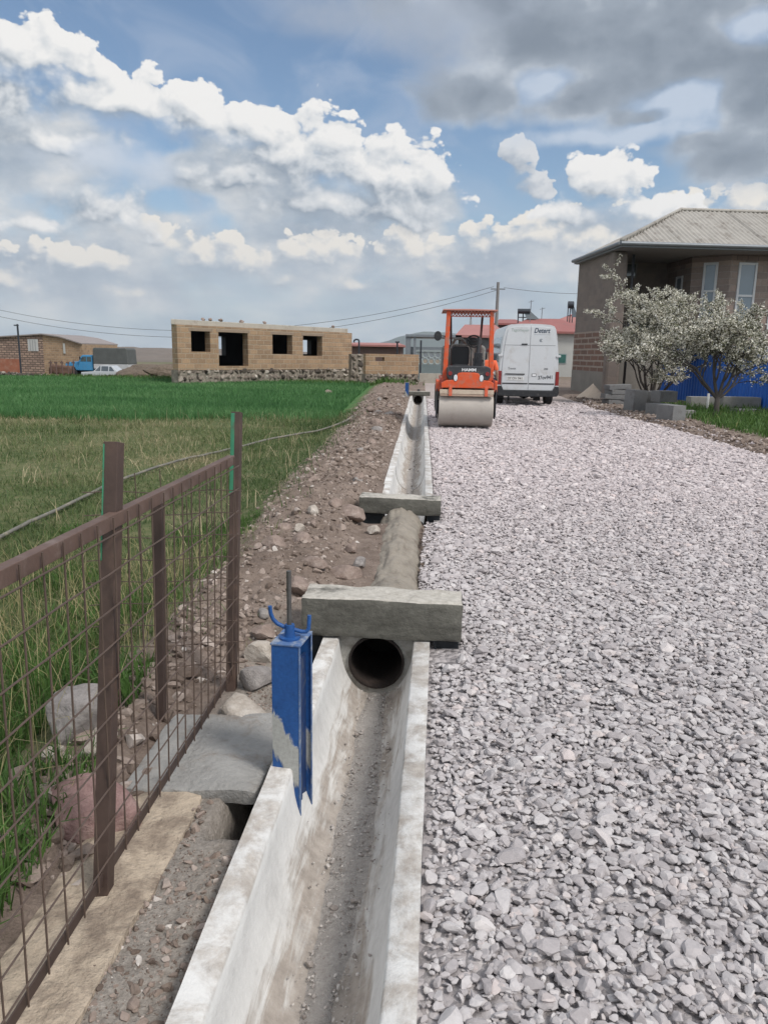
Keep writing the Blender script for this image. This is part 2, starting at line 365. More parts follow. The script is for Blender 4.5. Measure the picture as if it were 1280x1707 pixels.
# ------------------------------------------------------------------ plan of the place (road runs along +y)
def cshift(y): return -.0215*np.maximum(0, np.asarray(y, float)-7.5)        # the far canal bears a little to the left
CH_L, CH_R = -.575, -.005
def road_right(y):
    y = np.asarray(y, float); return np.interp(y, [-10, 8, 12.6, 18, 21, 24, 29, 34, 45, 80], [5.6, 5.5, 5.3, 5.05, 4.8, 4.6, 4.9, 4.9, 3.6, 1.5])+.18*fbm(y, y*0+3, 3, .8)
def bank_left(y): return np.interp(y, [0, 3, 5, 7, 9.5, 15, 20, 28, 40], [-1.2, -1.25, -1.45, -1.55, -1.65, -1.8, -2.1, -2.5, -3.0])
def in_trench(x, y):
    c = cshift(y); w = (x > CH_L+.02+c) & (x < CH_R-.02+c)
    return w & ((y < 3.98) | ((y > 7.28) & (y < 29.2)))
def ground_h(x, y):
    x = np.asarray(x, float); y = np.asarray(y, float); c = cshift(y); xr = x-c
    h = .05*fbm(x, y, 3, .35)+.02*fbm(x, y, 3, 2.2)
    h = h*sstep(np.hypot(x, y), 200, 60)
    field = sstep(x, bank_left(y)+.1, bank_left(y)-.7)
    h = h-.10*field
    h = h-1.3*sstep(y, 36, 80)*sstep(x, -13, -24)
    # spoil bank beside the canal
    b = sstep(xr, CH_L-.02, CH_L-.3)*sstep(x, bank_left(y)-.45, bank_left(y)+.35)*sstep(y, 3.4, 4.6)*sstep(y, 46, 36)
    h = h+b*(.115+.20*fbm(x, y, 4, 2.3)+.14*fbm(x+9, y, 3, 7)+.05*fbm(x, y+9, 3, 19))
    # strip of beaten earth between fence footing and canal
    near = sstep(y, 4.3, 3.5)*sstep(xr, -1.25, -1.1)*(xr < .05)
    h = h*(1-near)+near*(-.075+.035*fbm(x, y, 4, 5)+.02*fbm(x, y+5, 3, 22))
    # below the road
    rd = sstep(xr, CH_R-.01, CH_R+.02)*sstep(x, road_right(y)+.25, road_right(y)-.05)
    h = h*(1-rd)+rd*(-.10)
    # road shoulder on the right
    sh = sstep(x, road_right(y)-.1, road_right(y)+.35)*(x > 2)*sstep(x, 60, 20)
    h = h+sh*(.05+.10*fbm(x, y, 4, 1.6)*sstep(x, road_right(y)+3, road_right(y)))
    # buried pipe between the two headwalls
    pm = (y > 3.9) & (y < 7.3)
    q = np.clip(1-((x+.245-.02*(y-5.5))/.26)**2, 0, 1)**.5
    h = np.where(pm, np.maximum(h*(1-.7*sstep(q, 0, .5)), -.10+.10*q+.02*fbm(x, y, 4, 6)), h)
    pm2 = pm & (x > -.15) & (x < CH_R+.3)
    h = np.where(pm2, np.minimum(h, -.085), h)
    # open pits beside and under the headwalls
    def pit(x0, x1, y0, y1, d, e=.03):
        return d*sstep(x, x0-e, x0+e)*sstep(x, x1+e, x1-e)*sstep(y, y0-e, y0+e)*sstep(y, y1+e, y1-e)
    h = h-pit(-.73, -.575, 3.25, 3.98, .40)-pit(-.78, -.49, 6.78, 7.30, .30, .05)-pit(-.04, .10, 6.9, 7.3, .16)-pit(.0, .16, 3.5, 3.98, .16)
    h = h-pit(-.70, -.592, 2.24, 2.80, .26, .025)
    h = np.where(in_trench(x, y) | ((np.abs(x-(CH_L+CH_R)/2) < .15) & (y > 3.9) & (y < 4.42)), -.48, h)
    h = np.where((y > 55) & (x > -30) & (x < 60), h, h)
    return h

# ------------------------------------------------------------------ the ground
def ground_material():
    m, N, p = material('earth_and_grass'); P = wpos(N); x, y, z = N.xyz(P)
    n1 = N.noise(P, .9, 7, .65); n2 = N.noise(P, 7, 7, .7); n3 = N.noise(P, 60, 5, .7); nl = N.noise(P, .12, 4, .6)
    soil = N.ramp(N.m('ADD', N.m('MULTIPLY', n2, .6), N.m('MULTIPLY', n1, .4)), [(.3, (.10, .075, .06)), (.5, (.20, .155, .128)), (.7, (.31, .25, .21))])
    g3 = N.m('MULTIPLY_ADD', N.m('SUBTRACT', n3, .5), .9, 1.0)
    soil = N.mix(1.0, soil, N.comb(g3, g3, g3), 'MULTIPLY')
    grit = N.ramp(N.m('ADD', N.m('MULTIPLY', n3, .6), N.m('MULTIPLY', n2, .4)), [(.3, (.15, .128, .108)), (.5, (.27, .24, .21)), (.7, (.40, .36, .32))])
    soil = N.mix(N.m('MULTIPLY', N.step(N.m('ADD', x, N.m('MULTIPLY', n1, .2)), -.95, -.75), N.step(y, 4.6, 3.6)), soil, grit)
    grass = N.ramp(N.m('ADD', N.m('MULTIPLY', n2, .55), N.m('MULTIPLY', n1, .45)), [(.32, (.045, .070, .026)), (.48, (.095, .115, .048)), (.62, (.18, .165, .09)), (.74, (.28, .235, .15))])
    crop = N.ramp(n2, [(.3, (.05, .13, .042)), (.7, (.10, .21, .07))])
    e = N.m('ADD', N.m('MULTIPLY', N.m('SUBTRACT', n2, .5), .7), N.m('MULTIPLY', N.m('SUBTRACT', n1, .5), .8))
    bl = N.m('MULTIPLY_ADD', N.m('SUBTRACT', y, 4.0), -.042, -1.42)
    gm = N.step(N.m('ADD', N.m('SUBTRACT', x, bl), e), .1, -.25)
    ymin = N.m('MULTIPLY_ADD', N.m('ADD', x, 8.7), .29, 17.6)
    cm = N.m('MULTIPLY', N.step(N.m('ADD', N.m('SUBTRACT', y, ymin), e), -.5, .6), N.step(N.m('ADD', N.m('SUBTRACT', x, N.m('ADD', bl, -.05)), e), .0, -.5))
    cm = N.m('MULTIPLY', cm, N.step(N.m('ADD', y, N.m('MULTIPLY', x, .15)), 40.5, 37.5))
    # verge on the right, rough ground farther off
    rv = N.m('MULTIPLY', N.step(N.m('ADD', x, N.m('MULTIPLY', e, 2.4)), 6.1, 6.9), N.step(N.m('ADD', y, N.m('MULTIPLY', e, 4)), 26, 21))
    col = N.mix(gm, soil, grass); col = N.mix(rv, col, N.mix(.5, grass, (.05, .09, .03)))
    col = N.mix(cm, col, crop)
    wild = N.m('MULTIPLY', N.step(y, 40, 70), .6); col = N.mix(wild, col, N.ramp(nl, [(.35, (.10, .10, .06)), (.6, (.2, .165, .12))]))
    N.put(p.inputs['Base Color'], col); p.inputs['Roughness'].default_value = .95; p.inputs['Specular IOR Level'].default_value = .15
    bump(N, p, N.m('ADD', n2, N.m('MULTIPLY', n3, .35)), .04, .9)
    return m
def build_ground():
    L = CH_L; R = CH_R
    xs = np.concatenate([np.arange(-900, -120, 60), np.arange(-120, -30, 10), np.arange(-30, -8, 1.2), np.arange(-8, -2.6, .2), np.arange(-2.6, -.80, .035), np.arange(-.80, L-.03, .022),
                         [L-.02, L+.012, L+.03, -.4, -.25, -.12, R-.03, R-.012], np.arange(R+.01, .3, .03), np.arange(.35, 4.2, .6), np.arange(4.2, 7.2, .12), np.arange(7.2, 14, .6), np.arange(14, 40, 3), np.arange(40, 120, 12), np.arange(120, 901, 60)])
    ys = np.concatenate([np.arange(-40, -2, 4), np.arange(-2, 1.2, .2), np.arange(1.2, 4.2, .028), np.arange(4.2, 8, .034), np.arange(8, 16, .09), np.arange(16, 32, .2), np.arange(32, 60, 1), np.arange(60, 200, 10), np.arange(200, 1200, 60)])
    X, Y = np.meshgrid(xs, ys)
    w = np.interp(np.abs(X), [3, 9], [1, 0]); Xw = X+cshift(Y)*w
    Z = ground_h(Xw, Y)
    n, k = len(ys), len(xs)
    V = np.stack([Xw, Y, Z], -1).reshape(-1, 3)
    i = np.arange((n-1)*k).reshape(n-1, k)[:, :-1].ravel()
    o = np_mesh('ground', V, np.stack([i, i+1, i+k+1, i+k], 1), ground_material(), smooth=True)
    tag(o, kind='structure')
build_ground()

def road_material():
    m, N, p = material('gravel_bed'); P = wpos(N); x, y, z = N.xyz(P)
    v = N.voro(P, 26, 'F1', 'Color'); vd = N.voro(P, 26, 'F1'); n = N.noise(P, .6, 5, .6); n2 = N.noise(P, 30, 4, .7)
    vx, _, _ = N.xyz(v)
    near = N.ramp(vx, [(0, (.24, .22, .22)), (.5, (.32, .295, .295)), (1, (.42, .39, .385))])
    f = N.m('MULTIPLY_ADD', N.m('SUBTRACT', n, .5), .35, 1.0)
    col = N.mix(1.0, near, N.comb(f, f, f), 'MULTIPLY')
    far = N.ramp(N.m('ADD', N.m('MULTIPLY', n2, .5), N.m('MULTIPLY', n, .5)), [(.3, (.32, .27, .25)), (.7, (.46, .40, .37))])
    col = N.mix(N.step(N.m('ADD', y, N.m('MULTIPLY', n, 6)), 26, 33), col, far)
    N.put(p.inputs['Base Color'], col); p.inputs['Roughness'].default_value = .95; p.inputs['Specular IOR Level'].default_value = .2
    bump(N, p, N.m('SUBTRACT', N.m('MULTIPLY', n2, .3), vd), .03, 1.0)
    return m
ROAD_Z = -.045
def build_road():
    ys = np.concatenate([np.arange(-30, 0, 3), np.arange(0, 30, .5), np.arange(30, 81, 3)]); t = np.linspace(0, 1, 14)
    V = []
    for y in ys:
        x0 = CH_R+float(cshift(y)); x1 = float(road_right(y))
        for q in t: V.append((x0+(x1-x0)*q, y, ROAD_Z+.012*float(fbm(x0+(x1-x0)*q, y, 2, .8))))
    k = len(t); i = np.arange((len(ys)-1)*k).reshape(-1, k)[:, :-1].ravel()
    o = np_mesh('gravel_road', np.array(V), np.stack([i, i+1, i+k+1, i+k], 1), road_material(), smooth=True); tag(o, kind='structure')
build_road()

# ------------------------------------------------------------------ loose stones
def ico(sub):
    bm = bmesh.new(); bmesh.ops.create_icosphere(bm, subdivisions=sub, radius=1)
    v = np.array([q.co[:] for q in bm.verts]); bm.verts.index_update(); f = np.array([[w.index for w in q.verts] for q in bm.faces]); bm.free(); return v, f
def rock_variants(sub, n, cuts=9, rough=.0, seed=1, lo=.45, hi=.85):
    rg = np.random.default_rng(seed); out = []; v0, f0 = ico(sub)
    for _ in range(n):
        v = v0.copy()
        for _ in range(cuts):
            d = rg.normal(size=3); d /= np.linalg.norm(d); k = rg.uniform(lo, hi)
            s = np.maximum(0, v@d-k); v -= s[:, None]*d
        if rough: v *= 1+rough*rg.normal(size=(len(v), 1))
        out.append(v/np.abs(v).max())
    return out, f0
def rotmats(n, rg, flat=1.0):
    """random rotations; flat<1 keeps stones lying"""
    z = rg.uniform(0, 2*pi, n); t = rg.normal(0, .5, n)*flat; ph = rg.uniform(0, 2*pi, n)
    def Rz(a):
        c, s = np.cos(a), np.sin(a); o = np.zeros((n, 3, 3)); o[:, 0, 0] = c; o[:, 0, 1] = -s; o[:, 1, 0] = s; o[:, 1, 1] = c; o[:, 2, 2] = 1; return o
    def Rx(a):
        c, s = np.cos(a), np.sin(a); o = np.zeros((n, 3, 3)); o[:, 1, 1] = c; o[:, 1, 2] = -s; o[:, 2, 1] = s; o[:, 2, 2] = c; o[:, 0, 0] = 1; return o
    return Rz(z)@Rx(t)@Rz(ph)
def stones(pts, size, var, faces, rg, aniso=(1, .78, .55), flat=1.0):
    n = len(pts); k = len(var); nv = len(var[0]); idx = rg.integers(0, k, n)
    base = np.stack(var)[idx]
    an = np.array(aniso)*rg.uniform(.75, 1.25, (n, 3)); base = base*(an*np.asarray(size)[:, None])[:, None, :]
    V = np.einsum('nij,nvj->nvi', rotmats(n, rg, flat), base)+pts[:, None, :]
    Fc = (faces[None]+(np.arange(n)*nv)[:, None, None]).reshape(-1, 3)
    rnd = np.repeat(rg.random(n), len(faces))
    return V.reshape(-1, 3), Fc, rnd
def merge(parts):
    V = []; Fs = []; R = []; k = 0
    for v, f, r in parts: V.append(v); Fs.append(f+k); R.append(r); k += len(v)
    return np.concatenate(V), np.concatenate(Fs), np.concatenate(R)

def build_gravel():
    rg = np.random.default_rng(11); parts = []
    hiV, hiF = rock_variants(2, 26, 13, seed=5); loV, loF = rock_variants(1, 16, 6, seed=6)
    def zone(y0, y1, dens, s0, s1, var, fc, layers):
        ymid = np.arange(y0, y1, .25)
        for ya in ymid:
            xr = min(float(road_right(ya))+.10, .50*ya+1.2); xl = CH_R+float(cshift(ya))+.012-(.10 if 4.1 < ya < 7.0 else 0)
            if 3.35 < ya < 4.0 or 6.95 < ya < 7.4: pass
            n = int((xr-xl)*.25*dens)
            for (dz, share) in layers:
                k = int(n*share); x = rg.uniform(xl, xr, k); y = rg.uniform(ya, ya+.25, k)
                sz = np.exp(rg.normal(0, .34, k))*(s0+(s1-s0)*rg.random(k))*.5
                z = ROAD_Z+.004+dz+sz*.35+.012*fbm(x, y, 2, .8)+.010*fbm(x, y, 2, 2.5)
                edge = np.clip((x-xl)/.10, .35, 1); sz = sz*np.where(edge < 1, .8, 1)
                ok = ~(((x < .165) & (y > 3.80) & (y < 4.13)) | ((x < .06) & (y > 7.09) & (y < 7.42)) | ((x < .03-.012*(y-4)) & (y > 4) & (y < 7.1) & False) | ((x < .14) & (y > 3.66) & (y < 3.85)) | ((x < .07) & (y > 6.97) & (y < 7.15)))
                ok &= (x-sz*.55 > xl-.004)
                parts.append(stones(np.stack([x, y, z], 1)[ok], sz[ok], var, fc, rg, (1.08, .84, .50), .6))
    zone(.8, 3.0, 4200, .020, .035, hiV, hiF, [(-.012, .55), (.004, .6)])
    zone(3.0, 5.5, 3600, .021, .036, loV, loF, [(-.012, .55), (.004, .6)]); zone(5.5, 9, 2900, .022, .038, loV, loF, [(-.01, .45), (.004, .6)])
    zone(9, 17, 1300, .030, .052, loV, loF, [(0, .85)])
    zone(17, 27, 560, .040, .070, loV, loF, [(0, .85)])
    # a few strays scattered over the shoulder and the canal edge
    k = 500; y = rg.uniform(6, 26, k); x = road_right(y)+np.abs(rg.normal(0, .22, k)); sz = rg.uniform(.015, .035, k)
    parts.append(stones(np.stack([x, y, ground_h(x, y)+.01], 1), sz, loV, loF, rg))
    V, Fc, R = merge(parts)
    mt = stones_mat('crushed_stone', [(0, (.30, .275, .275)), (.3, (.365, .338, .338)), (.65, (.41, .384, .382)), (.9, (.46, .435, .43)), (.96, (.455, .40, .385)), (1, (.53, .505, .495))],
                    world_tint=((1.0, 1.0, 1.0), (1.17, 1.115, 1.115), 4, 13))
    o = np_mesh('road_gravel', V, Fc, mt, attr=R); tag(o, kind='stuff')
    print('gravel faces', len(Fc))
build_gravel()

soil_stone = stones_mat('bank_stone', [(0, (.11, .082, .066)), (.4, (.19, .148, .122)), (.8, (.27, .215, .183)), (.96, (.35, .295, .26)), (1, (.50, .46, .42))], .45, 40, .006)
def build_rubble():
    rg = np.random.default_rng(23); parts = []
    hiV, hiF = rock_variants(2, 16, 14, .03, seed=15, lo=.35, hi=.8); loV, loF = rock_variants(1, 14, 5, .05, seed=16)
    def sc(n, y0, y1, s0, s1, V, Fc, fx=None):
        y = y0+(y1-y0)*rg.random(n)**1.15; c = cshift(y); x0 = bank_left(y)-.15; x1 = CH_L-.03+c
        x = x0+(x1-x0)*rg.beta(1.5, 1.3, n) if fx is None else fx(y, n)
        s = s0*(s1/s0)**(rg.random(n)**2.2)*.5
        ok = ~((y < 3.6) & (x > -1.1)) & ~((x > -.78) & (x < -.5) & (y > 6.6) & (y < 7.3)) & ~((x > -.78) & (y > 3.1) & (y < 4.15)) & ~((x > -.85) & (y > 7.1) & (y < 7.42)) & ~((y<3.75)&(x<-1.0))
        x, y, s = x[ok], y[ok], s[ok]
        parts.append(stones(np.stack([x, y, ground_h(x, y)-s*.05], 1), s, V, Fc, rg, (1, .85, .62)))
    sc(5200, 3.5, 9, .010, .075, hiV, hiF); sc(170, 3.6, 9, .05, .10, hiV, hiF)
    sc(6500, 9, 26, .025, .11, loV, loF); sc(260, 9, 34, .08, .15, loV, loF)
    sc(300, 4.1, 7.2, .010, .04, hiV, hiF, lambda y, n: rg.uniform(-.55, -.38, n))
    # pebbles on the strip between footing and canal
    n = 3600; y = 1.1+2.5*rg.random(n); x = rg.uniform(-.84, -.585, n); s = .004*(6.5**(rg.random(n)**4.5))
    ok = ~((x > -.75) & (y > 2.15) & (y < 2.5)) & ~((y > 2.45) & (y < 3.15))
    parts.append(stones(np.stack([x, y, ground_h(x, y)+s*.05], 1)[ok], s[ok], hiV, hiF, rg))
    n = 700; y = 1.9+2.2*rg.random(n); x = rg.uniform(-1.45, -1.02, n); s = .010*(7.0**(rg.random(n)**2.2))
    parts.append(stones(np.stack([x, y, ground_h(x, y)+s*.15], 1), s, hiV, hiF, rg))
    # rubble on the road's right shoulder
    n = 2600; y = rg.uniform(9, 30, n); x = road_right(y)+.1+np.abs(rg.normal(0, .55, n)); s = .015*(5.0**(rg.random(n)**2.2))
    parts.append(stones(np.stack([x, y, ground_h(x, y)+s*.2], 1), s, loV, loF, rg))
    V, Fc, R = merge(parts); o = np_mesh('bank_rubble', V, Fc, soil_stone, attr=R); tag(o, kind='stuff')
build_rubble()

def boulder(name, label, cat, loc, dims, mat, seed, rz=0, group=None, cuts=18, sub=4, nz=.05, sink=.25):
    rg = np.random.default_rng(seed); v, f = ico(sub)
    for _ in range(cuts):
        d = rg.normal(size=3); d /= np.linalg.norm(d); s = np.maximum(0, v@d-rg.uniform(.48, .88)); v = v-s[:, None]*d*.95
    a = fbm(v[:, 0]*1.7+seed, v[:, 1]*1.7+v[:, 2]*1.3, 4, 1.2); b = fbm(v[:, 2]*5+seed, v[:, 0]*5+v[:, 1]*4, 3, 1)
    v = v*(1+nz*3*a+nz*b)[:, None]; v = v/np.abs(v).max(0)*np.array(dims)/2
    c, s = cos(rz), sin(rz); v = v@np.array([[c, s, 0], [-s, c, 0], [0, 0, 1]])
    o = np_mesh(name, v, f, mat, smooth=True); smooth_angle(o.data, 38)
    o.location = (float(loc[0]), float(loc[1]), float(loc[2])+dims[2]*(.5-sink))
    return tag(o, label, cat, group)
def rock_mat(name, c0, c1, c2):
    m, N, p = material(name); c = ocoord(N); n = N.noise(c, 6, 8, .68, .3); n2 = N.noise(c, 45, 5, .7)
    col = N.ramp(N.m('ADD', N.m('MULTIPLY', n, .7), N.m('MULTIPLY', n2, .3)), [(.33, c0), (.5, c1), (.66, c2)])
    N.put(p.inputs['Base Color'], col); p.inputs['Roughness'].default_value = .93; p.inputs['Specular IOR Level'].default_value = .2
    bump(N, p, N.m('ADD', n, N.m('MULTIPLY', n2, .4)), .03, .9); return m
grey_rock = rock_mat('grey_rock', (.15, .135, .125), (.27, .245, .23), (.38, .35, .33))
red_rock = rock_mat('red_rock', (.16, .095, .085), (.29, .185, .17), (.40, .29, .26))
brown_rock = rock_mat('brown_rock', (.14, .105, .085), (.26, .20, .17), (.38, .31, .27))
pale_rock = rock_mat('pale_rock', (.26, .22, .18), (.42, .37, .32), (.55, .51, .46))
g = at(108, 1240); boulder('boulder', 'large grey boulder in the grass behind the wire fence', 'boulder', (g[0], g[1]+.1, ground_h(g[0], g[1]+.1)+.03), (.29, .22, .27), grey_rock, 4, .3)
g = at(128, 1452, -.12); boulder('boulder', 'reddish pink boulder behind the near fence post', 'boulder', (g[0]-.03, g[1]+.17, -.15), (.35, .26, .27), red_rock, 9, -.3, sink=.15)
sp = [((150, 1265), .13, .10, pale_rock, 'small pale stone at the foot of the grey boulder'), ((86, 1262), .10, .07, pale_rock, 'yellowish stone left of and below the grey boulder'),
      ((520, 885), .15, .12, pale_rock, 'pale squarish rock on the bank left of the second crossbeam'), ((497, 908), .10, .10, pale_rock, 'pale pointed stone standing below the squarish rock'),
      ((585, 880), .34, .15, brown_rock, 'long brown rock lying beside the black hole of the second crossbeam'), ((622, 893), .15, .09, pale_rock, 'white flat stone leaning in the black hole'),
      ((455, 945), .19, .12, brown_rock, 'rounded brown rock low on the bank near the fence end'), ((585, 925), .13, .10, brown_rock, 'smooth brown cobble left of the buried pipe'),
      ((573, 968), .24, .12, brown_rock, 'wide flat brown rock just behind the first crossbeam'), ((600, 950), .13, .10, grey_rock, 'grey cobble between the flat rock and the buried pipe'),
      ((520, 975), .20, .09, brown_rock, 'tan slab of rock behind the left end of the first crossbeam'), ((430, 1085), .17, .13, pale_rock, 'pale rock behind the blue sluice gate post'),
      ((425, 1130), .20, .13, grey_rock, 'grey rock beside the far fence post foot'), ((400, 1175), .26, .10, pale_rock, 'pale concrete lump at the far fence post foot'),
      ((440, 1060), .15, .10, brown_rock, 'brown rock above the pale rock behind the gate'), ((600, 820), .15, .12, brown_rock, 'pinkish rock against the left end of the second crossbeam'),
      ((545, 655), .5, .3, brown_rock, 'low heap of stones at the field corner'), ((520, 1000), .12, .09, pale_rock, 'little pale rock left of the first crossbeam top')]
for i, (pq, w, h, mt, lb) in enumerate(sp):
    g = at(*pq); gz = float(ground_h(g[0], g[1]))
    boulder('rock', lb, 'rock', (g[0], g[1]+w*.3, gz), (w, w*.75, h), mt, 40+i, random.uniform(0, 3), sink=.22, sub=3)
rg = np.random.default_rng(77)
for i in range(30):
    y = 3.9+22*rg.random()**1.7; x0 = float(bank_left(y)); x1 = CH_L+float(cshift(y))-.08; x = x0+(x1-x0)*rg.beta(1.7, 1.5)
    if -.85 < x and (6.5 < y < 7.5 or y < 4.3): continue
    w = rg.uniform(.09, .20)*(1 if y < 9 else 1.25)
    boulder('bank_rock', 'fist to head sized brown rock lying loose on the spoil bank left of the canal', 'rock', (x, y, float(ground_h(x, y))), (w, w*rg.uniform(.65, .95), w*rg.uniform(.5, .8)), [brown_rock, brown_rock, grey_rock][i % 3], 200+i, rg.uniform(0, 3), 'loose rocks on the spoil bank', cuts=8, sub=3, sink=.38)

# ------------------------------------------------------------------ the canal
def canal_mat():
    m, N, p = material('cast_concrete'); P = wpos(N); c = ocoord(N); x, y, z = N.xyz(P); xo, yo, zo = N.xyz(c)
    n1 = N.noise(P, 2.2, 7, .65); n2 = N.noise(P, 18, 6, .7); n3 = N.noise(N.v('MULTIPLY', P, (6, 3, 30)), 1.0, 5, .65, .6)
    col = N.ramp(N.m('ADD', N.m('MULTIPLY', n1, .6), N.m('MULTIPLY', n2, .4)), [(.3, (.43, .42, .405)), (.5, (.58, .57, .55)), (.7, (.67, .66, .64))])
    # mud splashed up from the bed, in smears
    up = N.m('ADD', zo, N.m('MULTIPLY', N.m('SUBTRACT', n3, .5), -.34)); up = N.m('ADD', up, N.m('MULTIPLY', N.m('SUBTRACT', n1, .5), -.30))
    mud = N.step(up, -.20, -.31)
    col = N.mix(N.m('MULTIPLY', mud, .85), col, N.ramp(n2, [(.3, (.20, .165, .135)), (.7, (.36, .31, .265))]))
    # worn and soiled top edge
    top = N.m('MULTIPLY', N.step(zo, -.025, -.006), N.step(N.noise(P, 6, 7, .72, .4), .38, .62))
    col = N.mix(N.m('MULTIPLY', top, .75), col, N.ramp(n2, [(.3, (.19, .155, .125)), (.7, (.40, .35, .30))]))
    N.put(p.inputs['Base Color'], col); p.inputs['Roughness'].default_value = .82; p.inputs['Specular IOR Level'].default_value = .3
    bump(N, p, N.m('ADD', n2, N.m('MULTIPLY', N.noise(P, 90, 4, .7), .35)), .006, .8)
    return m
concrete_canal = canal_mat()
grey_conc = pbr('weathered_concrete', (.30, .29, .265), .9, var=.28, scale=5, bmp=.9, bscale=40, bdist=.012, dirt=(.14, .12, .095), dirt_amt=.55)
mortar_mat = pbr('dark_mortar', (.17, .155, .14), .9, var=.3, scale=9, bmp=.8, bscale=60)
black_mat = pbr('painted_void_black', (.012, .016, .020), .45, var=.3, scale=6)  # near-black tone for the panels that stand for shade under the beams
W_ = CH_R-CH_L; HW = W_/2
def canal_profile(n=22):
    """open ring in x,z about the canal axis; first the left lip, then the bowl"""
    a = HW-.085; b = .335; pts = [(-HW, 0.0), (-HW+.006, .0), (-a-.008, .0), (-a, -.008)]
    for i in range(1, n):
        t = pi*i/n; cx = -cos(t); sx = sin(t)
        pts.append((a*math.copysign(abs(cx)**.97, cx), -.012-(b-.012)*abs(sx)**.95))
    pts += [(a, -.008), (a+.008, .0), (HW-.006, 0.0), (HW, 0.0), (HW, -.45), (-HW, -.45)]
    return pts
PROF = canal_profile()
def canal_section(label, y0, y1, group):
    c0, c1 = float(cshift(y0)), float(cshift(y1)); xm = (CH_L+CH_R)/2
    root = thing('canal_section', label, 'canal section', (xm+c0, y0, 0), 0, group)
    L = y1-y0; dx = c1-c0; V = []; n = len(PROF); segs = max(2, int(L/.09)) if y0 < 9 else max(2, int(L/.4))
    for i in range(segs+1):
        t = i/segs
        for (px, pz) in PROF:
            ex = ez = 0.0
            if pz > -.02:                       # chipped, hand-trowelled lips
                wx = px+xm; yy = y0+L*t
                ez = .007*float(fbm(wx*9, yy*5, 3, 1.3)); ex = .010*float(fbm(wx*3+5, yy*4, 3, 1.6)) if abs(px) < HW-.02 else .006*float(fbm(wx*3, yy*3, 2, 1.1))
            V.append((px+dx*t+ex, L*t, pz+ez))
    Fs = [(i*n+k, i*n+(k+1) % n, (i+1)*n+(k+1) % n, (i+1)*n+k) for i in range(segs) for k in range(n)]
    b = B(); b.add(V, Fs)
    b.build('trough', concrete_canal, root, smooth=50.0)
    # mortar joint at the near end
    j = B(); m_ = [q for q in PROF[3:-5]]; w = .012; ins = .004
    if y0 < 5: return root
    for k in range(len(m_)-1):
        (xa, za), (xb, zb) = m_[k], m_[k+1]
        s = lambda q, w_: (q[0]*(1-ins/HW), w_, q[1]+ins*.6)
        j.add([s((xa, za), -w), s((xb, zb), -w), s((xb, zb), w), s((xa, za), w), (xa*1.02, -w, za-.004), (xb*1.02, -w, zb-.004), (xb*1.02, w, zb-.004), (xa*1.02, w, za-.004)],
              [(0, 1, 2, 3), (0, 4, 5, 1), (3, 2, 6, 7)])
    j.build('mortar_joint', mortar_mat, root)
    return root
ords = ['first', 'second', 'third', 'fourth', 'fifth', 'sixth', 'seventh', 'eighth']
canal_section('white concrete canal section behind the camera side, below the gravel', -2.9, -.4, 'concrete canal sections')
canal_section('nearest white concrete canal section in view, ending at a seam before the blue gate', -.4, 2.1, 'concrete canal sections')
canal_section('muddy white concrete canal section with the blue gate in its wall, under the first crossbeam', 2.1, 3.92, 'concrete canal sections')
ye = [7.34, 10.4, 13.4, 16.4, 19.4, 22.4, 25.4, 28.6]
for i in range(7):
    canal_section('%s pale concrete canal section beyond the second crossbeam, marked off by dark arc joints' % ords[i], ye[i], ye[i+1], 'concrete canal sections')

# silt lying along the bed
def silt_mat():
    m, N, p = material('canal_silt'); P = wpos(N); n = N.noise(P, 9, 8, .7); n2 = N.noise(P, 70, 5, .7)
    col = N.ramp(N.m('ADD', N.m('MULTIPLY', n, .55), N.m('MULTIPLY', n2, .45)), [(.3, (.28, .248, .222)), (.5, (.41, .375, .345)), (.7, (.54, .505, .465))])
    N.put(p.inputs['Base Color'], col); p.inputs['Roughness'].default_value = .95; bump(N, p, N.m('ADD', n, N.m('MULTIPLY', n2, .5)), .03, 1.0); return m
def bowl_z(q):
    a = HW-.085; b = .335; q = np.clip(np.abs(q)/a, 0, 1); cx = q**(1/.97); return -.012-(b-.012)*np.sqrt(np.clip(1-cx**2, 0, 1))**.95
def build_silt(y0, y1, wf, dy, name='canal_silt'):
    ys = np.arange(y0, y1, dy); t = np.linspace(-1, 1, 17); xm = (CH_L+CH_R)/2; V = []
    for y in ys:
        w, off = wf(y); c = float(cshift(y))+xm+off
        e0 = 1+.95*float(fbm(y*4, 3, 4, 1.2)); e1 = 1+.95*float(fbm(y*4, 30, 4, 1.2))
        for q in t:
            xx = q*w*(e0 if q < 0 else e1)
            z = float(bowl_z(off+xx))*(1-.0)+(.022*(1-q*q)-.004)+.020*float(fbm(c+xx, y, 4, 9))*(1-abs(q)**3)
            V.append((c+xx, y, z))
    k = 17; i = np.arange((len(ys)-1)*k).reshape(-1, k)[:, :-1].ravel()
    return np.array(V), np.stack([i, i+1, i+k+1, i+k], 1)
v1, f1 = build_silt(-2, 3.93, lambda y: (np.interp(y, [0, 1.6, 2.0, 2.6, 3.4, 3.9], [.05, .05, .058, .085, .065, .055]), .012+.012*sin(y*3)), .02)
v2, f2 = build_silt(7.36, 28.5, lambda y: (.050+.010*sin(y*1.7), .005*sin(y)), .06)
o = np_mesh('canal_silt', np.concatenate([v1, v2]), np.concatenate([f1, f2+len(v1)]), silt_mat(), smooth=True); tag(o, kind='stuff')
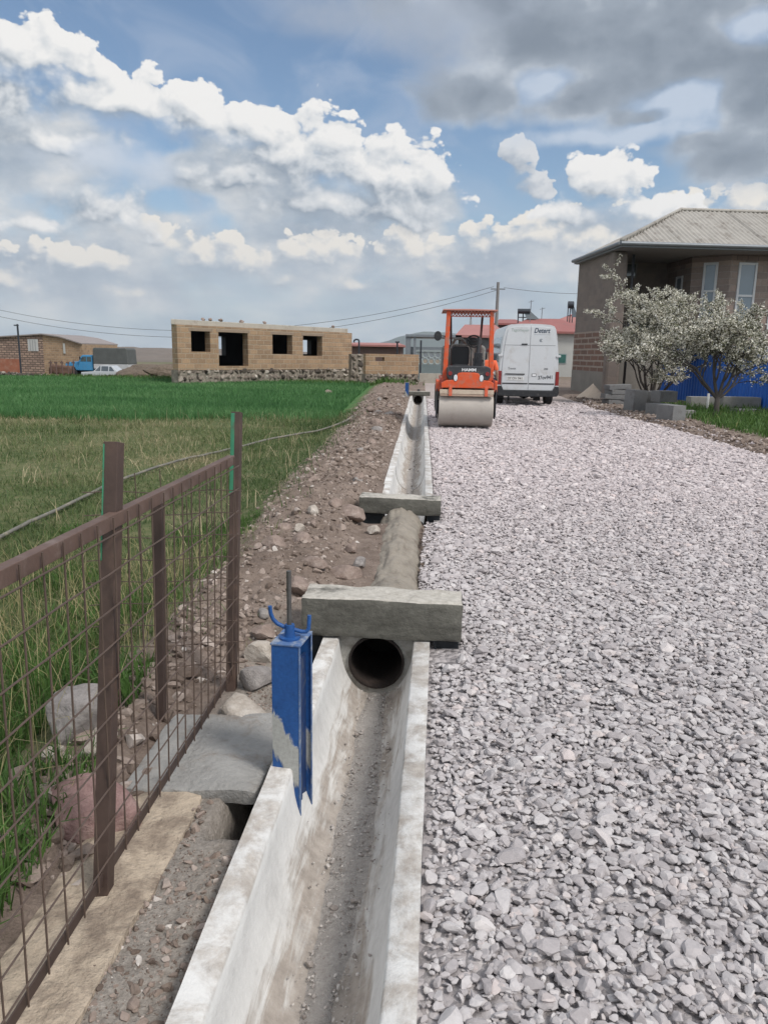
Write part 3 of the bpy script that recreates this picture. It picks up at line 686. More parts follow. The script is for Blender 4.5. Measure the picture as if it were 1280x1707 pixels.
def bed_stones():
    rg = np.random.default_rng(31); hiV, hiF = rock_variants(2, 12, 9, .02, seed=35); parts = []; xm = (CH_L+CH_R)/2
    for (n, y0, y1, s0, s1, sd) in ((2600, 1.1, 3.9, .004, .018, .045), (90, 1.1, 3.9, .012, .034, .045), (500, 7.4, 16, .006, .04, .03)):
        y = rg.uniform(y0, y1, n); q = np.clip(rg.normal(.02, sd, n), -.17, .17); s = s0*(s1/s0)**(rg.random(n)**2)*.5
        parts.append(stones(np.stack([q+xm+cshift(y), y, bowl_z(q)+.014+s*.2], 1), s, hiV, hiF, rg))
    V, Fc, R = merge(parts); tag(np_mesh('canal_pebbles', V, Fc, stones_mat('canal_grit', [(0, (.22, .19, .17)), (.5, (.37, .335, .31)), (1, (.52, .485, .45))], .3, 40, .006), attr=R), kind='stuff')
bed_stones()

# headwalls: a crossbeam over the canal, an end plate round the pipe
def rough_beam(x0, x1, y0, y1, z0, z1, seed, amp=.012, step=.03, tilt=0.0):
    def ax(a, b): return np.linspace(a, b, max(2, int((b-a)/step)+1))
    bm = bmesh.new(); xs, ys, zs = ax(x0, x1), ax(y0, y1), ax(z0, z1); vm = {}
    def V(i, j, k):
        if (i, j, k) not in vm:
            x, y, z = xs[i], ys[j], zs[k]; e = lambda s: float(fbm(x*1.3+y*.7+s+seed, z*1.7+y+s, 4, 5))
            edge = sum([i in (0, len(xs)-1), j in (0, len(ys)-1), k in (0, len(zs)-1)])
            sh = .004*(edge >= 2)*(1+2*abs(e(3)))+.028*(edge >= 2)*max(0, float(fbm(x*4+seed, y*4+z*4, 3, 3))-.10)
            cx, cy, cz = (x0+x1)/2, (y0+y1)/2, (z0+z1)/2
            vm[(i, j, k)] = bm.verts.new((x+amp*e(1)-math.copysign(sh, x-cx), y+amp*e(5)-math.copysign(sh, y-cy), z+amp*e(9)-math.copysign(sh, z-cz)+tilt*(x-cx)))
        return vm[(i, j, k)]
    I, J, K = len(xs)-1, len(ys)-1, len(zs)-1
    for i in range(I):
        for j in range(J):
            for k in (0, K): bm.faces.new([V(i, j, k), V(i+1, j, k), V(i+1, j+1, k), V(i, j+1, k)])
        for k in range(K):
            for j in (0, J): bm.faces.new([V(i, j, k), V(i+1, j, k), V(i+1, j, k+1), V(i, j, k+1)])
    for j in range(J):
        for k in range(K):
            for i in (0, I): bm.faces.new([V(i, j, k), V(i, j+1, k), V(i, j+1, k+1), V(i, j, k+1)])
    bmesh.ops.recalc_face_normals(bm, faces=bm.faces)
    b = B(); bm.verts.index_update(); b.v = [tuple(v.co) for v in bm.verts]; b.f = [tuple(v.index for v in f.verts) for f in bm.faces]; bm.free(); return b
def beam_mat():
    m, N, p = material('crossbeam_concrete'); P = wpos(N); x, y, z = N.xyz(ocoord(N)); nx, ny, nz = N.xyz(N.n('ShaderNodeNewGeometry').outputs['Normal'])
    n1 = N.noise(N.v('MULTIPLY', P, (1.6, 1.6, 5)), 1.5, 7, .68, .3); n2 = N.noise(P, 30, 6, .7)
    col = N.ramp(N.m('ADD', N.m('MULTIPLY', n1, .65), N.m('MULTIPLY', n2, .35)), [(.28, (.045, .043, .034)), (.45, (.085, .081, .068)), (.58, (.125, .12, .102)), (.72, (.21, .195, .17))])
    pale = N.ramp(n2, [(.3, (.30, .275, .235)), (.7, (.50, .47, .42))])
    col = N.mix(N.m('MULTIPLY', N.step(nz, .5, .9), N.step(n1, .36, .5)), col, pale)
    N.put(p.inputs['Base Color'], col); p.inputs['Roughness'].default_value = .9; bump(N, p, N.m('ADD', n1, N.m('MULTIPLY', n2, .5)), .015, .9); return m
beam_m = beam_mat()
def headwall(label, y0, x0, x1, h, seed, tilt=0.0, plate=True, thick=.26, panels=()):
    c = float(cshift(y0)); xm = (CH_L+CH_R)/2+c
    root = thing('headwall', label, 'headwall', (xm, y0, 0), 0, 'concrete headwalls over the canal')
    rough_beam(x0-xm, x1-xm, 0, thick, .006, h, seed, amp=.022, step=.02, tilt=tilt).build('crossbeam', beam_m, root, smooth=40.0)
    if plate:
        # plate that closes the bowl round the pipe (a ring of quads from pipe to bowl)
        R = .152; zc = -.140; b = B(); n = 40; inn = []; out_ = []
        for k in range(n+1):
            t = 2*pi*k/n; inn.append((R*cos(t), R*sin(t)+zc))
            d = (cos(t), sin(t)); s = .0
            while s < .5:
                s += .004; X, Z = s*d[0], zc+s*d[1]
                if abs(X) > HW-.086 or Z < float(bowl_z(X))-.004 or Z > .004: break
            s = max(s, R+.004); out_.append((s*d[0], zc+s*d[1]))
        for k in range(n):
            a, b_, c_, d_ = inn[k], inn[k+1], out_[k+1], out_[k]
            b.add([(q[0], .055, q[1]) for q in (a, b_, c_, d_)]+[(q[0], .12, q[1]) for q in (a, b_, c_, d_)], [(0, 1, 2, 3), (7, 6, 5, 4), (0, 4, 5, 1), (3, 2, 6, 7)])
        b.build('end_plate', grey_conc, root)
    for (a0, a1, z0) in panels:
        b = B(); b.box(a0-xm, a1-xm, .05, .065, z0, .003); b.box(a0-xm, a0-xm+.012, .03, .05, z0, .003); b.build('painted_void_panel', black_mat, root)  # added black sheets, the shade of the voids under the beam as colour
    return root
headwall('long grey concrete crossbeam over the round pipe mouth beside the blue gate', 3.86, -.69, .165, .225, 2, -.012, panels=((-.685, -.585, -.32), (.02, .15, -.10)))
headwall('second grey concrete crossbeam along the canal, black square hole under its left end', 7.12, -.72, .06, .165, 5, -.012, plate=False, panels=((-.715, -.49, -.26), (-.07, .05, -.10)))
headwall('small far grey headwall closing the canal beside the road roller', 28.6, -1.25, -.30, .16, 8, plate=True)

# pipes
def pipe(label, y0, y1, name='culvert_pipe'):
    c0, c1 = float(cshift(y0)), float(cshift(y1)); xm = (CH_L+CH_R)/2
    root = thing(name, label, 'pipe', (xm+c0, y0, -.140))
    n = 40; bend = B(); bend.add([(.15*cos(2*pi*k/n)+float(cshift(y1))-c0, y1-y0, .15*sin(2*pi*k/n)) for k in range(n)], [tuple(range(n))]); bend.build('dark_end_disc', pbr('painted_pipe_dark', (.008, .007, .006), .95), root)  # added black disc closing the pipe, its inner darkness put into the colour
    b = B(); ro, ri = .151, .140; L = y1-y0; dx = c1-c0
    for (y, r, s) in ((0, ri, 0), (0, ro, 0), (L, ro, dx), (L, ri, dx)):
        for k in range(n): t = 2*pi*k/n; b.v.append((r*cos(t)+s, y, r*sin(t)))
    for q in range(4):
        for k in range(n): b.f.append((q*n+k, q*n+(k+1) % n, ((q+1) % 4)*n+(k+1) % n, ((q+1) % 4)*n+k))
    b.build('pipe_wall', pbr('shaded_rusty_pipe', (.016, .011, .009), .85, var=.5, scale=5, bmp=.5, dirt=(.045, .03, .024), dirt_amt=.3), root, smooth=40.0)  # rust lowered to near black, shade inside the pipe put into its colour
    return root
pipe('dark rusty culvert pipe opening under the first crossbeam', 3.90, 4.40)
def buried_pipe():
    pm = pbr('mortar_coat', (.255, .225, .185), .95, var=.32, scale=5, bmp=1.0, bscale=22, bdist=.02, dirt=(.155, .125, .10), dirt_amt=.5)
    ys = np.arange(4.02, 7.16, .03); V = []; n = 40
    a0, a1 = at(655, 985)[0], at(668, 864)[0]
    for y in ys:
        t = (y-4.1)/3.0; xc = a0+(a1-a0)*t+.02*float(fbm(y*.8, 3, 3, 1)); r = .14+.05*float(sstep(y, 5.0, 4.45))+.02*float(sstep(y, 6.8, 7.1))
        for k in range(n):
            th = pi*k/(n-1); e = 1+.34*float(fbm(cos(th)*2.2, y*2.5, 4, 1.6))+.10*float(fbm(cos(th)*9, y*9, 2, 1))
            V.append((xc-cos(th)*r*e*(1.25-.25*sin(th)), y, -.085+sin(th)*(r*1.0)*e))
    i = np.arange((len(ys)-1)*n).reshape(-1, n)[:, :-1].ravel(); o = np_mesh('buried_pipe', np.array(V), np.stack([i, i+1, i+n+1, i+n], 1), pm, smooth=True)
    tag(o, 'narrow grey mortar-covered pipe running between the two crossbeams', 'pipe')
buried_pipe()
pipe('far dark pipe mouth at the end of the canal', 28.62, 34)

# ------------------------------------------------------------------ concrete beside the fence
foot_m = pbr('mud_stained_concrete', (.44, .36, .275), .92, var=.30, scale=3.5, bmp=1.0, bscale=30, bdist=.02, dirt=(.17, .13, .10), dirt_amt=.75)
slab_m = pbr('fresh_cement', (.27, .262, .247), .9, var=.35, scale=5, bmp=1.0, bscale=45, bdist=.012, dirt=(.20, .165, .135), dirt_amt=.45)
b = rough_beam(-1.10, -.80, .1, 2.47, -.20, -.062, 12, amp=.045, step=.035); o = b.build('concrete_footing', foot_m, None, smooth=40.0)
tag(o, 'rough beige concrete footing under the wire fence', 'footing')
b = rough_beam(-1.10, -.592, 2.44, 3.05, -.10, -.04, 21, amp=.028, step=.022, tilt=.03); o = b.build('cement_slab', slab_m, None, smooth=40.0)
tag(o, 'smooth grey cement slab between the fence and the blue sluice gate', 'slab')

# ------------------------------------------------------------------ wire fence
rust = pbr('rusty_brown_paint', (.105, .066, .052), .62, var=.45, scale=7, bmp=.5, bscale=70, bdist=.002, dirt=(.19, .145, .125), dirt_amt=.4)
rust_dark = pbr('dark_rusty_steel', (.055, .036, .030), .6, var=.35, scale=7, bmp=.4, bscale=70, bdist=.002)
rust_post = pbr('dark_brown_post', (.060, .038, .030), .6, var=.5, scale=5, bmp=.5, bscale=70, bdist=.002, dirt=(.10, .062, .045), dirt_amt=.5)
wire_m = pbr('rusty_wire', (.085, .058, .045), .6, var=.35, scale=9)
green_m = pbr('green_paint', (.03, .17, .09), .5, var=.3, scale=8, dirt=(.09, .06, .04), dirt_amt=.35)
Bn, Bf = at(28, 1705, -.012), at(392, 1122, -.012)
def atx(px, py, Xv):
    d = ray(px, py); return CAM+d*Xv/d[0]
Tn, Tf = atx(0, 957, -.907), atx(404, 755, -.897)
def along(a, c, Y): return a+(c-a)*(Y-a[1])/(c[1]-a[1])
def fp(Y, t):
    """point of the front panel: Y along it, t from bottom rail to top rail"""
    return along(Bn, Bf, Y)*(1-t)+along(Tn, Tf, Y)*t
Y0, Y1 = .35, 3.40
root = thing('wire_fence', 'rusty brown wire mesh fence panel running along the canal on tall posts', 'fence', (fp(Y1, 0)[0], Y1, 0))
off = np.array([root.location[0], root.location[1], 0.])
def bar(p0, p1, w, h, name, mat, nrm=np.array([1., 0, 0]), parent=root, of=off):
    """flat bar from p0 to p1: w across (along nrm), h in the plane"""
    p0, p1 = np.array(p0)-of, np.array(p1)-of; t = (p1-p0)/np.linalg.norm(p1-p0); n = nrm-t*(nrm@t); n /= np.linalg.norm(n); s = np.cross(t, n)
    vs = [p+a*n*w/2+c*s*h/2 for p in (p0, p1) for a, c in ((-1, -1), (1, -1), (1, 1), (-1, 1))]
    bb = B(); bb.add(vs, [(0, 1, 2, 3), (4, 7, 6, 5), (0, 4, 5, 1), (1, 5, 6, 2), (2, 6, 7, 3), (3, 7, 4, 0)])
    return bb.build(name, mat, parent, bevel=.002)
bar(fp(Y0, 1)-np.array([.014, 0, .02]), fp(Y1, 1)-np.array([.014, 0, .02]), .006, .042, 'top_rail', rust)
bar(fp(Y0, 1)-np.array([.028, 0, .001]), fp(Y1, 1)-np.array([.028, 0, .001]), .030, .004, 'top_rail_flange', rust)
bar(fp(Y0, 0)-np.array([.012, 0, .0]), fp(Y1, 0)-np.array([.012, 0, .0]), .005, .035, 'bottom_rail', rust_dark)
bw = B()
for Yv in np.arange(Y0+.05, Y1, .098):
    jit = random.uniform(-.006, .006)
    pts = [fp(Yv+jit*t, t)-off+np.array([random.uniform(-.002, .002), 0, 0]) for t in np.linspace(-.01, 1.0, 6)]
    bw.tube(pts, .0028, 5)
for t in np.linspace(.055, .955, 10):
    pts = [fp(Yv, t+random.uniform(-.002, .002))-off+np.array([.004, 0, 0]) for Yv in np.linspace(Y0, Y1+.02, 14)]
    bw.tube(pts, .0028, 5)
bw.build('wire_mesh', wire_m, root)
for (pxb, pxt, Yp) in (((172, 1508), (190, 737), 1.81), ((386, 1140), (395, 687), 3.27)):
    p0 = atx(pxb[0], pxb[1], -.936); p1 = atx(pxt[0], pxt[1], -.946); p0 = p0+(p0-p1)*.05
    o = bar(p0, p1, .044, .048, 'post', rust_post)
    # green paint left on the field-side of the upper part
    q0 = p0+(p1-p0)*(.72 if Yp > 3 else .76); gw = .018 if Yp > 3 else .005
    bar(q0+np.array([-.022+gw/2, -.0255, 0]), p1+np.array([-.022+gw/2, -.0255, -.002]), gw, .004, 'green_paint_strip', green_m, parent=root)
# cross panel at the far end, and its short post
pr = aty(398, 800, 3.36); pl = aty(143, 788, 3.20)
root2 = thing('wire_fence', 'thin wire mesh panel standing across the far end of the brown fence', 'fence', (float(pr[0]), float(pr[1]), 0))
of2 = np.array([float(pr[0]), float(pr[1]), 0]); bw = B(); d2 = (pl-pr)*np.array([1, 1, 0]); L2 = np.linalg.norm(d2); zt = float(pr[2])+.02
for s in np.arange(.02, L2, .107):
    q = pr+d2*s/L2-of2; bw.tube([(q[0], q[1], .0), (q[0]+.01, q[1], zt*.5), (q[0], q[1], zt+random.uniform(-.01, .04))], .0024, 5)
for z in np.arange(.06, zt, .103):
    bw.tube([(d2*t-np.array([0, 0, 0]))[:3]*np.array([1, 1, 0])+np.array([0, 0, z+.006*sin(9*t)]) for t in np.linspace(-.02, 1.03, 6)], .0024, 5)
bw.build('wire_mesh', wire_m, root2)
p0 = at(268, 1178, 0.0); p1 = aty(264, 838, p0[1])
bar(p0-np.array([0, 0, .06]), p1, .036, .036, 'post', rust_dark, parent=root2, of=of2)

# ------------------------------------------------------------------ blue sluice gate
def worn_blue():
    m, N, p = material('worn_blue_paint'); c = ocoord(N); x, y, z = N.xyz(c)
    n = N.noise(c, 16, 7, .7, .6); n2 = N.noise(c, 70, 5, .7)
    blue = N.ramp(N.m('ADD', N.m('MULTIPLY', n, .5), N.m('MULTIPLY', n2, .5)), [(.3, (.010, .050, .17)), (.6, (.018, .085, .27)), (.72, (.055, .14, .34))])
    bare = N.ramp(n2, [(.3, (.27, .27, .25)), (.7, (.40, .40, .375))])
    # cement smeared over the foot of the post, running down from right to left
    s = N.m('ADD', N.m('MULTIPLY_ADD', x, -1.5, N.m('MULTIPLY', z, -1.0)), N.m('MULTIPLY', N.m('SUBTRACT', N.noise(N.v('MULTIPLY', c, (30, 12, 10)), 1, 5, .7, .8), .5), .14))
    band = N.m('MULTIPLY', N.step(s, -.155, -.13), N.step(s, .035, .005))
    low = N.step(N.m('ADD', z, N.m('MULTIPLY', N.m('SUBTRACT', n, .5), .12)), -.20, -.27)
    scr = N.step(N.noise(N.v('MULTIPLY', c, (60, 20, 16)), 1, 6, .75, 1.2), .70, .78)
    f = N.m('MAXIMUM', N.m('MAXIMUM', band, N.m('MULTIPLY', low, .8)), N.m('MULTIPLY', scr, .45))
    N.put(p.inputs['Base Color'], N.mix(f, blue, bare)); p.inputs['Roughness'].default_value = .5; p.inputs['Specular IOR Level'].default_value = .4
    bump(N, p, N.m('ADD', f, N.m('MULTIPLY', n2, .4)), .003, .6); return m
gate_blue = worn_blue()
blue_shaded = pbr('blue_paint_shaded', (.010, .030, .10), .55, var=.3, scale=8, dirt=(.09, .10, .11), dirt_amt=.45)  # darker copy of the gate blue, shade inside the guide put into it
blue_edge = pbr('scuffed_blue_paint', (.07, .13, .27), .5, var=.35, scale=14, dirt=(.30, .32, .34), dirt_amt=.6)
steel_dark = pbr('dark_threaded_steel', (.12, .115, .11), .5, .6, var=.3, scale=20)
def sluice(label, loc, s=1.0, detail=True):
    r_ = thing('sluice_gate', label, 'sluice gate', loc, radians(-7)); q = lambda *a: [v*s for v in a]
    b = B()
    b.box(*q(-.055, .046, 0, .005, -.30, .474)); b.box(*q(-.055, -.05, .005, .145, -.30, .474)); b.box(*q(-.055, .05, .145, .15, -.30, .474))
    b.build('guide_frame', gate_blue, r_, bevel=.0015*s)
    b = B(); b.box(*q(.046, .052, -.0015, .008, -.30, .474)); b.box(*q(.05, .0535, .138, .1505, -.27, .478)); b.build('frame_edge', blue_edge, r_, bevel=.001*s)
    b = B(); b.box(*q(.022, .030, .006, .144, -.31, .40)); b.box(*q(.030, .036, .06, .075, -.31, .40)); b.build('gate_leaf', blue_shaded, r_)
    b = B(); b.box(*q(-.058, .054, -.003, .153, .475, .482)); b.build('top_plate', blue_edge, r_, bevel=.0015*s)
    if detail:
        b = B(); b.lathe([(.482, .038), (.490, .038)], 'z', (-.005, .062, 0), 24); b.lathe([(.490, .020), (.520, .018), (.535, .017)], 'z', (-.005, .062, 0), 20); b.build('nut_collar', gate_blue, r_, smooth=40.0)
        zs = np.linspace(.42, .735, 80); b = B()
        b.tube([(-.006-.004*(z-.42), .062, z) for z in zs], [.0085+.0008*(i % 2) for i in range(80)], 10); b.build('threaded_stem', steel_dark, r_, smooth=40.0)
        pts = [(-.076, .052, .602), (-.074, .053, .575), (-.066, .056, .552), (-.050, .058, .535), (-.026, .062, .524), (.010, .066, .515), (.036, .070, .508), (.053, .073, .508), (.062, .075, .520), (.063, .076, .545), (.064, .078, .570)]
        b = B(); b.tube(pts, .0075, 10); b.build('turning_handle', gate_blue, r_, smooth=40.0)
    return r_
sluice('tall blue sluice gate post with hooked handle and grey stem set in the canal wall', (-.512, 2.55, 0))
sluice('small distant blue gate post at the far end of the canal', (-1.12, 27.6, 0), 1.05, False)

# ------------------------------------------------------------------ odds and ends on the field side
hp = [(-260, 1010), (-100, 935), (0, 886), (60, 858), (150, 816), (185, 800), (250, 776), (320, 756), (390, 741), (470, 724), (540, 714), (600, 706)]
P3 = [at(*q) for q in hp]; pts = []
for i in range(len(P3)-1):
    for t in np.linspace(0, 1, 5, endpoint=False): pts.append(P3[i]*(1-t)+P3[i+1]*t)
pts = [np.array([p[0]+.05*float(fbm(p[1]*1.3, 5, 3, 1)), p[1], float(ground_h(p[0], p[1]))+.06+.03*float(fbm(p[0]*2, p[1]*2, 2, 1))]) for p in pts]
b = B(); b.tube(pts, .018, 8); o = b.build('water_hose', pbr('grey_hose', (.145, .138, .12), .7, var=.3, scale=3, dirt=(.30, .26, .19), dirt_amt=.5), None, smooth=True)
tag(o, 'long grey water hose lying across the dry grass field', 'hose')
g = at(88, 1352, .02); g = at(54, 1365, -.06); rp = thing('drain_pipe', 'short black drain pipe end sticking out left of the pink boulder', 'pipe', (g[0], g[1]+.05, -.06), radians(12))
b = B(); n = 28; ro, ri = .052, .045; L = .24
for (x, r) in ((0, ri), (0, ro), (L, ro), (L, ri)):
    for k in range(n): t = 2*pi*k/n; b.v.append((x, r*cos(t), r*sin(t)))
for q in range(4):
    for k in range(n): b.f.append((q*n+k, q*n+(k+1) % n, ((q+1) % 4)*n+(k+1) % n, ((q+1) % 4)*n+k))
b.build('pipe_wall', pbr('black_plastic', (.018, .017, .018), .5, var=.3, scale=6, dirt=(.10, .07, .06), dirt_amt=.4), rp, smooth=40.0)

# ------------------------------------------------------------------ grass
def blades(x, y, h, w, lean, rg, z=None):
    n = len(x); a = rg.uniform(0, 2*pi, n); la = rg.uniform(0, 2*pi, n); ln = lean*rg.random(n)*h
    z0 = ground_h(x, y)-.01 if z is None else z
    dx, dy = np.cos(a)*w/2, np.sin(a)*w/2; lx, ly = np.cos(la)*ln, np.sin(la)*ln
    V = np.empty((n, 5, 3))
    V[:, 0] = np.stack([x-dx, y-dy, z0], 1); V[:, 1] = np.stack([x+dx, y+dy, z0], 1)
    V[:, 2] = np.stack([x-dx*.8+lx*.35, y-dy*.8+ly*.35, z0+h*.55], 1); V[:, 3] = np.stack([x+dx*.8+lx*.35, y+dy*.8+ly*.35, z0+h*.55], 1)
    V[:, 4] = np.stack([x+lx, y+ly, z0+h*np.sqrt(np.clip(1-(ln/h)**2*.5, .2, 1))], 1)
    Fq = np.array([[0, 1, 3], [0, 3, 2], [2, 3, 4]])
    Fc = (Fq[None]+(np.arange(n)*5)[:, None, None]).reshape(-1, 3)
    return V.reshape(-1, 3), Fc
def build_grass():
    rg = np.random.default_rng(51)
    green = [(0, (.038, .085, .020)), (.45, (.075, .145, .034)), (.8, (.105, .180, .045)), (.9, (.24, .22, .09)), (1, (.42, .35, .20))]
    # tall green grass by the fence
    parts = []
    def put(x, y, h, w, lean, r, z=None):
        V, Fc = blades(x, y, h, w, lean, rg, z); parts.append((V, Fc, np.repeat(r, 3)))
    n = 26000; y = 1.2+5.6*rg.random(n)**1.1; x = np.interp(y, [1.2, 2.0, 3, 4.3, 7], [-1.14, -1.16, -1.27, -1.36, -1.6])-rg.random(n)**1.2*np.interp(y, [1.2, 7], [1.3, 2.6])
    d = fbm(x, y, 3, 1.6); keep = (d+.30*rg.random(n) > .06+.05*(y-3.5)) & ~((np.abs(x+1.42) < .17) & (np.abs(y-2.75) < .22)) ; x, y, d = x[keep], y[keep], d[keep]
    h = (.06+.155*rg.random(len(x))**1.7)*np.clip(1+2.4*d, .45, 1.8)*np.interp(y, [3.0, 6.0], [1, .45])
    put(x, y, h, rg.uniform(.003, .009, len(x))*np.where(rg.random(len(x)) < .15, 1.8, 1), 1.1, np.clip(rg.beta(2, 2.9, len(x))*.88+.15*(rg.random(len(x)) < .10), 0, 1))
    n = 900; y = 1.3+4*rg.random(n); x = np.interp(y, [1.2, 2.0, 3, 4.3, 7], [-1.2, -1.2, -1.3, -1.4, -1.65])-rg.random(n)*1.5   # dead stalks
    put(x, y, rg.uniform(.2, .5, n), np.full(n, .0035), 1.2, rg.uniform(.92, 1, n))
    V, Fc, R = merge(parts); tag(np_mesh('tall_grass', V, Fc, blades_mat('tall_grass', green), attr=R), kind='stuff')
    # thin dry grass of the fallow strip
    parts = []
    fall = [(0, (.055, .095, .03)), (.35, (.115, .155, .056)), (.60, (.20, .21, .105)), (.8, (.31, .265, .155)), (1, (.46, .385, .25))]
    n = 95000; y = 3.8+16.5*rg.random(n)**1.35; xl = -.56*y-1.3; xr = bank_left(y)-.1+.25*rg.normal(size=n); x = xl+(xr-xl)*rg.random(n)
    d = fbm(x, y, 4, .9); dd = fbm(x+40, y, 4, .55); near_edge = sstep(x, bank_left(y)-1.6, bank_left(y)-.3)
    r = np.clip(.42+1.5*dd-.30*near_edge*(y > 6)+rg.normal(0, .17, n), 0, 1); keep = rg.random(n) < np.clip(.62+1.5*d, .12, 1)
    h = (.035+.10*rg.random(n)**2)*(1+.6*d)*np.interp(y, [4, 19], [1, 1.35])
    put(x[keep], y[keep], h[keep], (rg.uniform(.004, .009, n)*np.interp(y, [4, 19], [.9, 2.0]))[keep], 1.6, r[keep])
    n = 1500; y = 4+15*rg.random(n); x = -.5*y-1+(bank_left(y)+.5*y+1)*rg.random(n); h = rg.uniform(.12, .34, n)     # standing dead stalks in tufts
    cl = fbm(x, y, 3, 1.5) > .06; put(x[cl], y[cl], h[cl], np.full(cl.sum(), .008), 1.0, rg.uniform(.85, 1, cl.sum()))
    V, Fc, R = merge(parts); tag(np_mesh('dry_grass', V, Fc, blades_mat('fallow_grass', fall), attr=R), kind='stuff')
    # the green crop
    parts = []
    cr = [(0, (.045, .125, .040)), (.6, (.082, .20, .066)), (1, (.135, .25, .10))]
    n = 165000; y = 17+23*rg.random(n)**1.4; xl = -.80*y-3; xr = bank_left(y)-.45; x = xl+(xr-xl)*rg.random(n)
    ymin = .29*(x+8.7)+17.5+.9*fbm(x, y, 3, .7); keep = (y > ymin+.5*rg.normal(size=n)) & (y+.15*x < 39+.6*rg.normal(size=n)); x, y = x[keep], y[keep]; m_ = len(x)
    put(x, y, rg.uniform(.14, .26, m_), np.interp(y, [17, 40], [.014, .04])*rg.uniform(.7, 1.3, m_), .7, np.clip(rg.beta(2, 2, m_)+1.1*fbm(x*.4, y*1.2, 3, .8), 0, 1))
    V, Fc, R = merge(parts); tag(np_mesh('green_crop', V, Fc, blades_mat('crop', cr, trans=.3), attr=R), kind='stuff')
    # verge under the right-hand tree and weeds along walls
    parts = []
    n = 14000; y = 14+11*rg.random(n); x = road_right(y)+.9+5.5*rg.random(n); d = fbm(x, y, 3, .8); lim = np.interp(y, [14, 17, 19, 25], [1.2, .9, 1.2, 1.5])
    keep = (x-road_right(y) > lim+.5*d) & (d+.25*rg.random(n) > .0); x, y = x[keep], y[keep]
    put(x, y, rg.uniform(.08, .30, len(x)), rg.uniform(.012, .03, len(x)), .9, rg.beta(2, 2.6, len(x)))
    n = 5000; t = rg.random(n); x = -22+20*t+rg.normal(0, .5, n); y = 38.5-.15*x+rg.normal(0, .8, n)
    put(x, y, rg.uniform(.1, .35, n), rg.uniform(.03, .06, n), .8, rg.beta(2, 2.2, n)*.8)
    V, Fc, R = merge(parts); tag(np_mesh('verge_grass', V, Fc, blades_mat('verge_grass', green), attr=R), kind='stuff')
build_grass()

# ------------------------------------------------------------------ vehicles
def text(name, body, size, mat, parent, loc, rot=(radians(90), 0, 0), shear=0.0, bold=0.0, align='CENTER', ext=.0015, sx=1.0):
    cu = bpy.data.curves.new(name, 'FONT'); cu.body = body; cu.size = size; cu.align_x = align; cu.align_y = 'CENTER'; cu.extrude = ext; cu.shear = shear; cu.offset = bold
    o = bpy.data.objects.new(name, cu); COL.objects.link(o); cu.materials.append(mat); o.parent = parent; o.location = loc; o.rotation_euler = rot; o.scale = (sx, 1, 1)
    bpy.context.view_layer.update(); me = bpy.data.meshes.new_from_object(o.evaluated_get(bpy.context.evaluated_depsgraph_get())); bpy.data.objects.remove(o)
    q = bpy.data.objects.new(name, me); COL.objects.link(q); q.parent = parent; q.location = loc; q.rotation_euler = rot; q.scale = (sx, 1, 1)
    if not len(me.materials): me.materials.append(mat)
    return q
rubber = pbr('rubber', (.018, .018, .019), .85, var=.3, scale=8, dirt=(.13, .115, .10), dirt_amt=.35)
black_pl = pbr('black_plastic_trim', (.022, .023, .026), .55, var=.25, scale=6, dirt=(.10, .095, .09), dirt_amt=.3)
orange = pbr('orange_paint', (.62, .085, .022), .48, var=.18, scale=4, dirt=(.34, .17, .12), dirt_amt=.6, coat=.1)
orange_faded = pbr('faded_orange_paint', (.60, .115, .055), .5, var=.2, scale=5, dirt=(.42, .22, .16), dirt_amt=.5)
dark_hood = pbr('dark_grey_hood', (.035, .037, .042), .5, var=.25, scale=5, dirt=(.13, .12, .11), dirt_amt=.35)
drum_m = pbr('worn_drum_steel', (.43, .39, .35), .6, .15, var=.12, scale=3, bmp=.2, bscale=50, dirt=(.36, .315, .275), dirt_amt=.4)
chrome = pbr('lamp_reflector', (.75, .76, .78), .18, .3, var=.05)
red_lens = pbr('red_lens', (.22, .02, .018), .25, var=.15, scale=9, coat=.5)
white_txt = pbr('white_lettering', (.75, .75, .76), .6, var=.05)
glass_dk = pbr('dark_glass', (.06, .075, .085), .08, var=.2, scale=2, spec=.9)
glass_lt = pbr('bluish_window_glass', (.16, .20, .235), .08, var=.15, scale=1.5, spec=.9)
dust_m = pbr('dusty_grey_machinery', (.20, .195, .185), .8, var=.45, scale=7, bmp=.4, bscale=30, dirt=(.06, .06, .06), dirt_amt=.5)

def rbox(b, x0, x1, y0, y1, z0, z1, r=.03, ax='y', n=5):
    """box with rounded corners in the plane across axis ax"""
    def arc(a0, a1, c0, c1): return [(c0+r*cos(t), c1+r*sin(t)) for t in np.linspace(a0, a1, n)]
    (p0, p1, q0, q1, e0, e1) = (x0, x1, z0, z1, y0, y1) if ax == 'y' else ((y0, y1, z0, z1, x0, x1) if ax == 'x' else (x0, x1, y0, y1, z0, z1))
    pts = arc(-pi/2, 0, p1-r, q0+r)+arc(0, pi/2, p1-r, q1-r)+arc(pi/2, pi, p0+r, q1-r)+arc(pi, 1.5*pi, p0+r, q0+r)
    return b.prism(pts, ax, e0, e1)

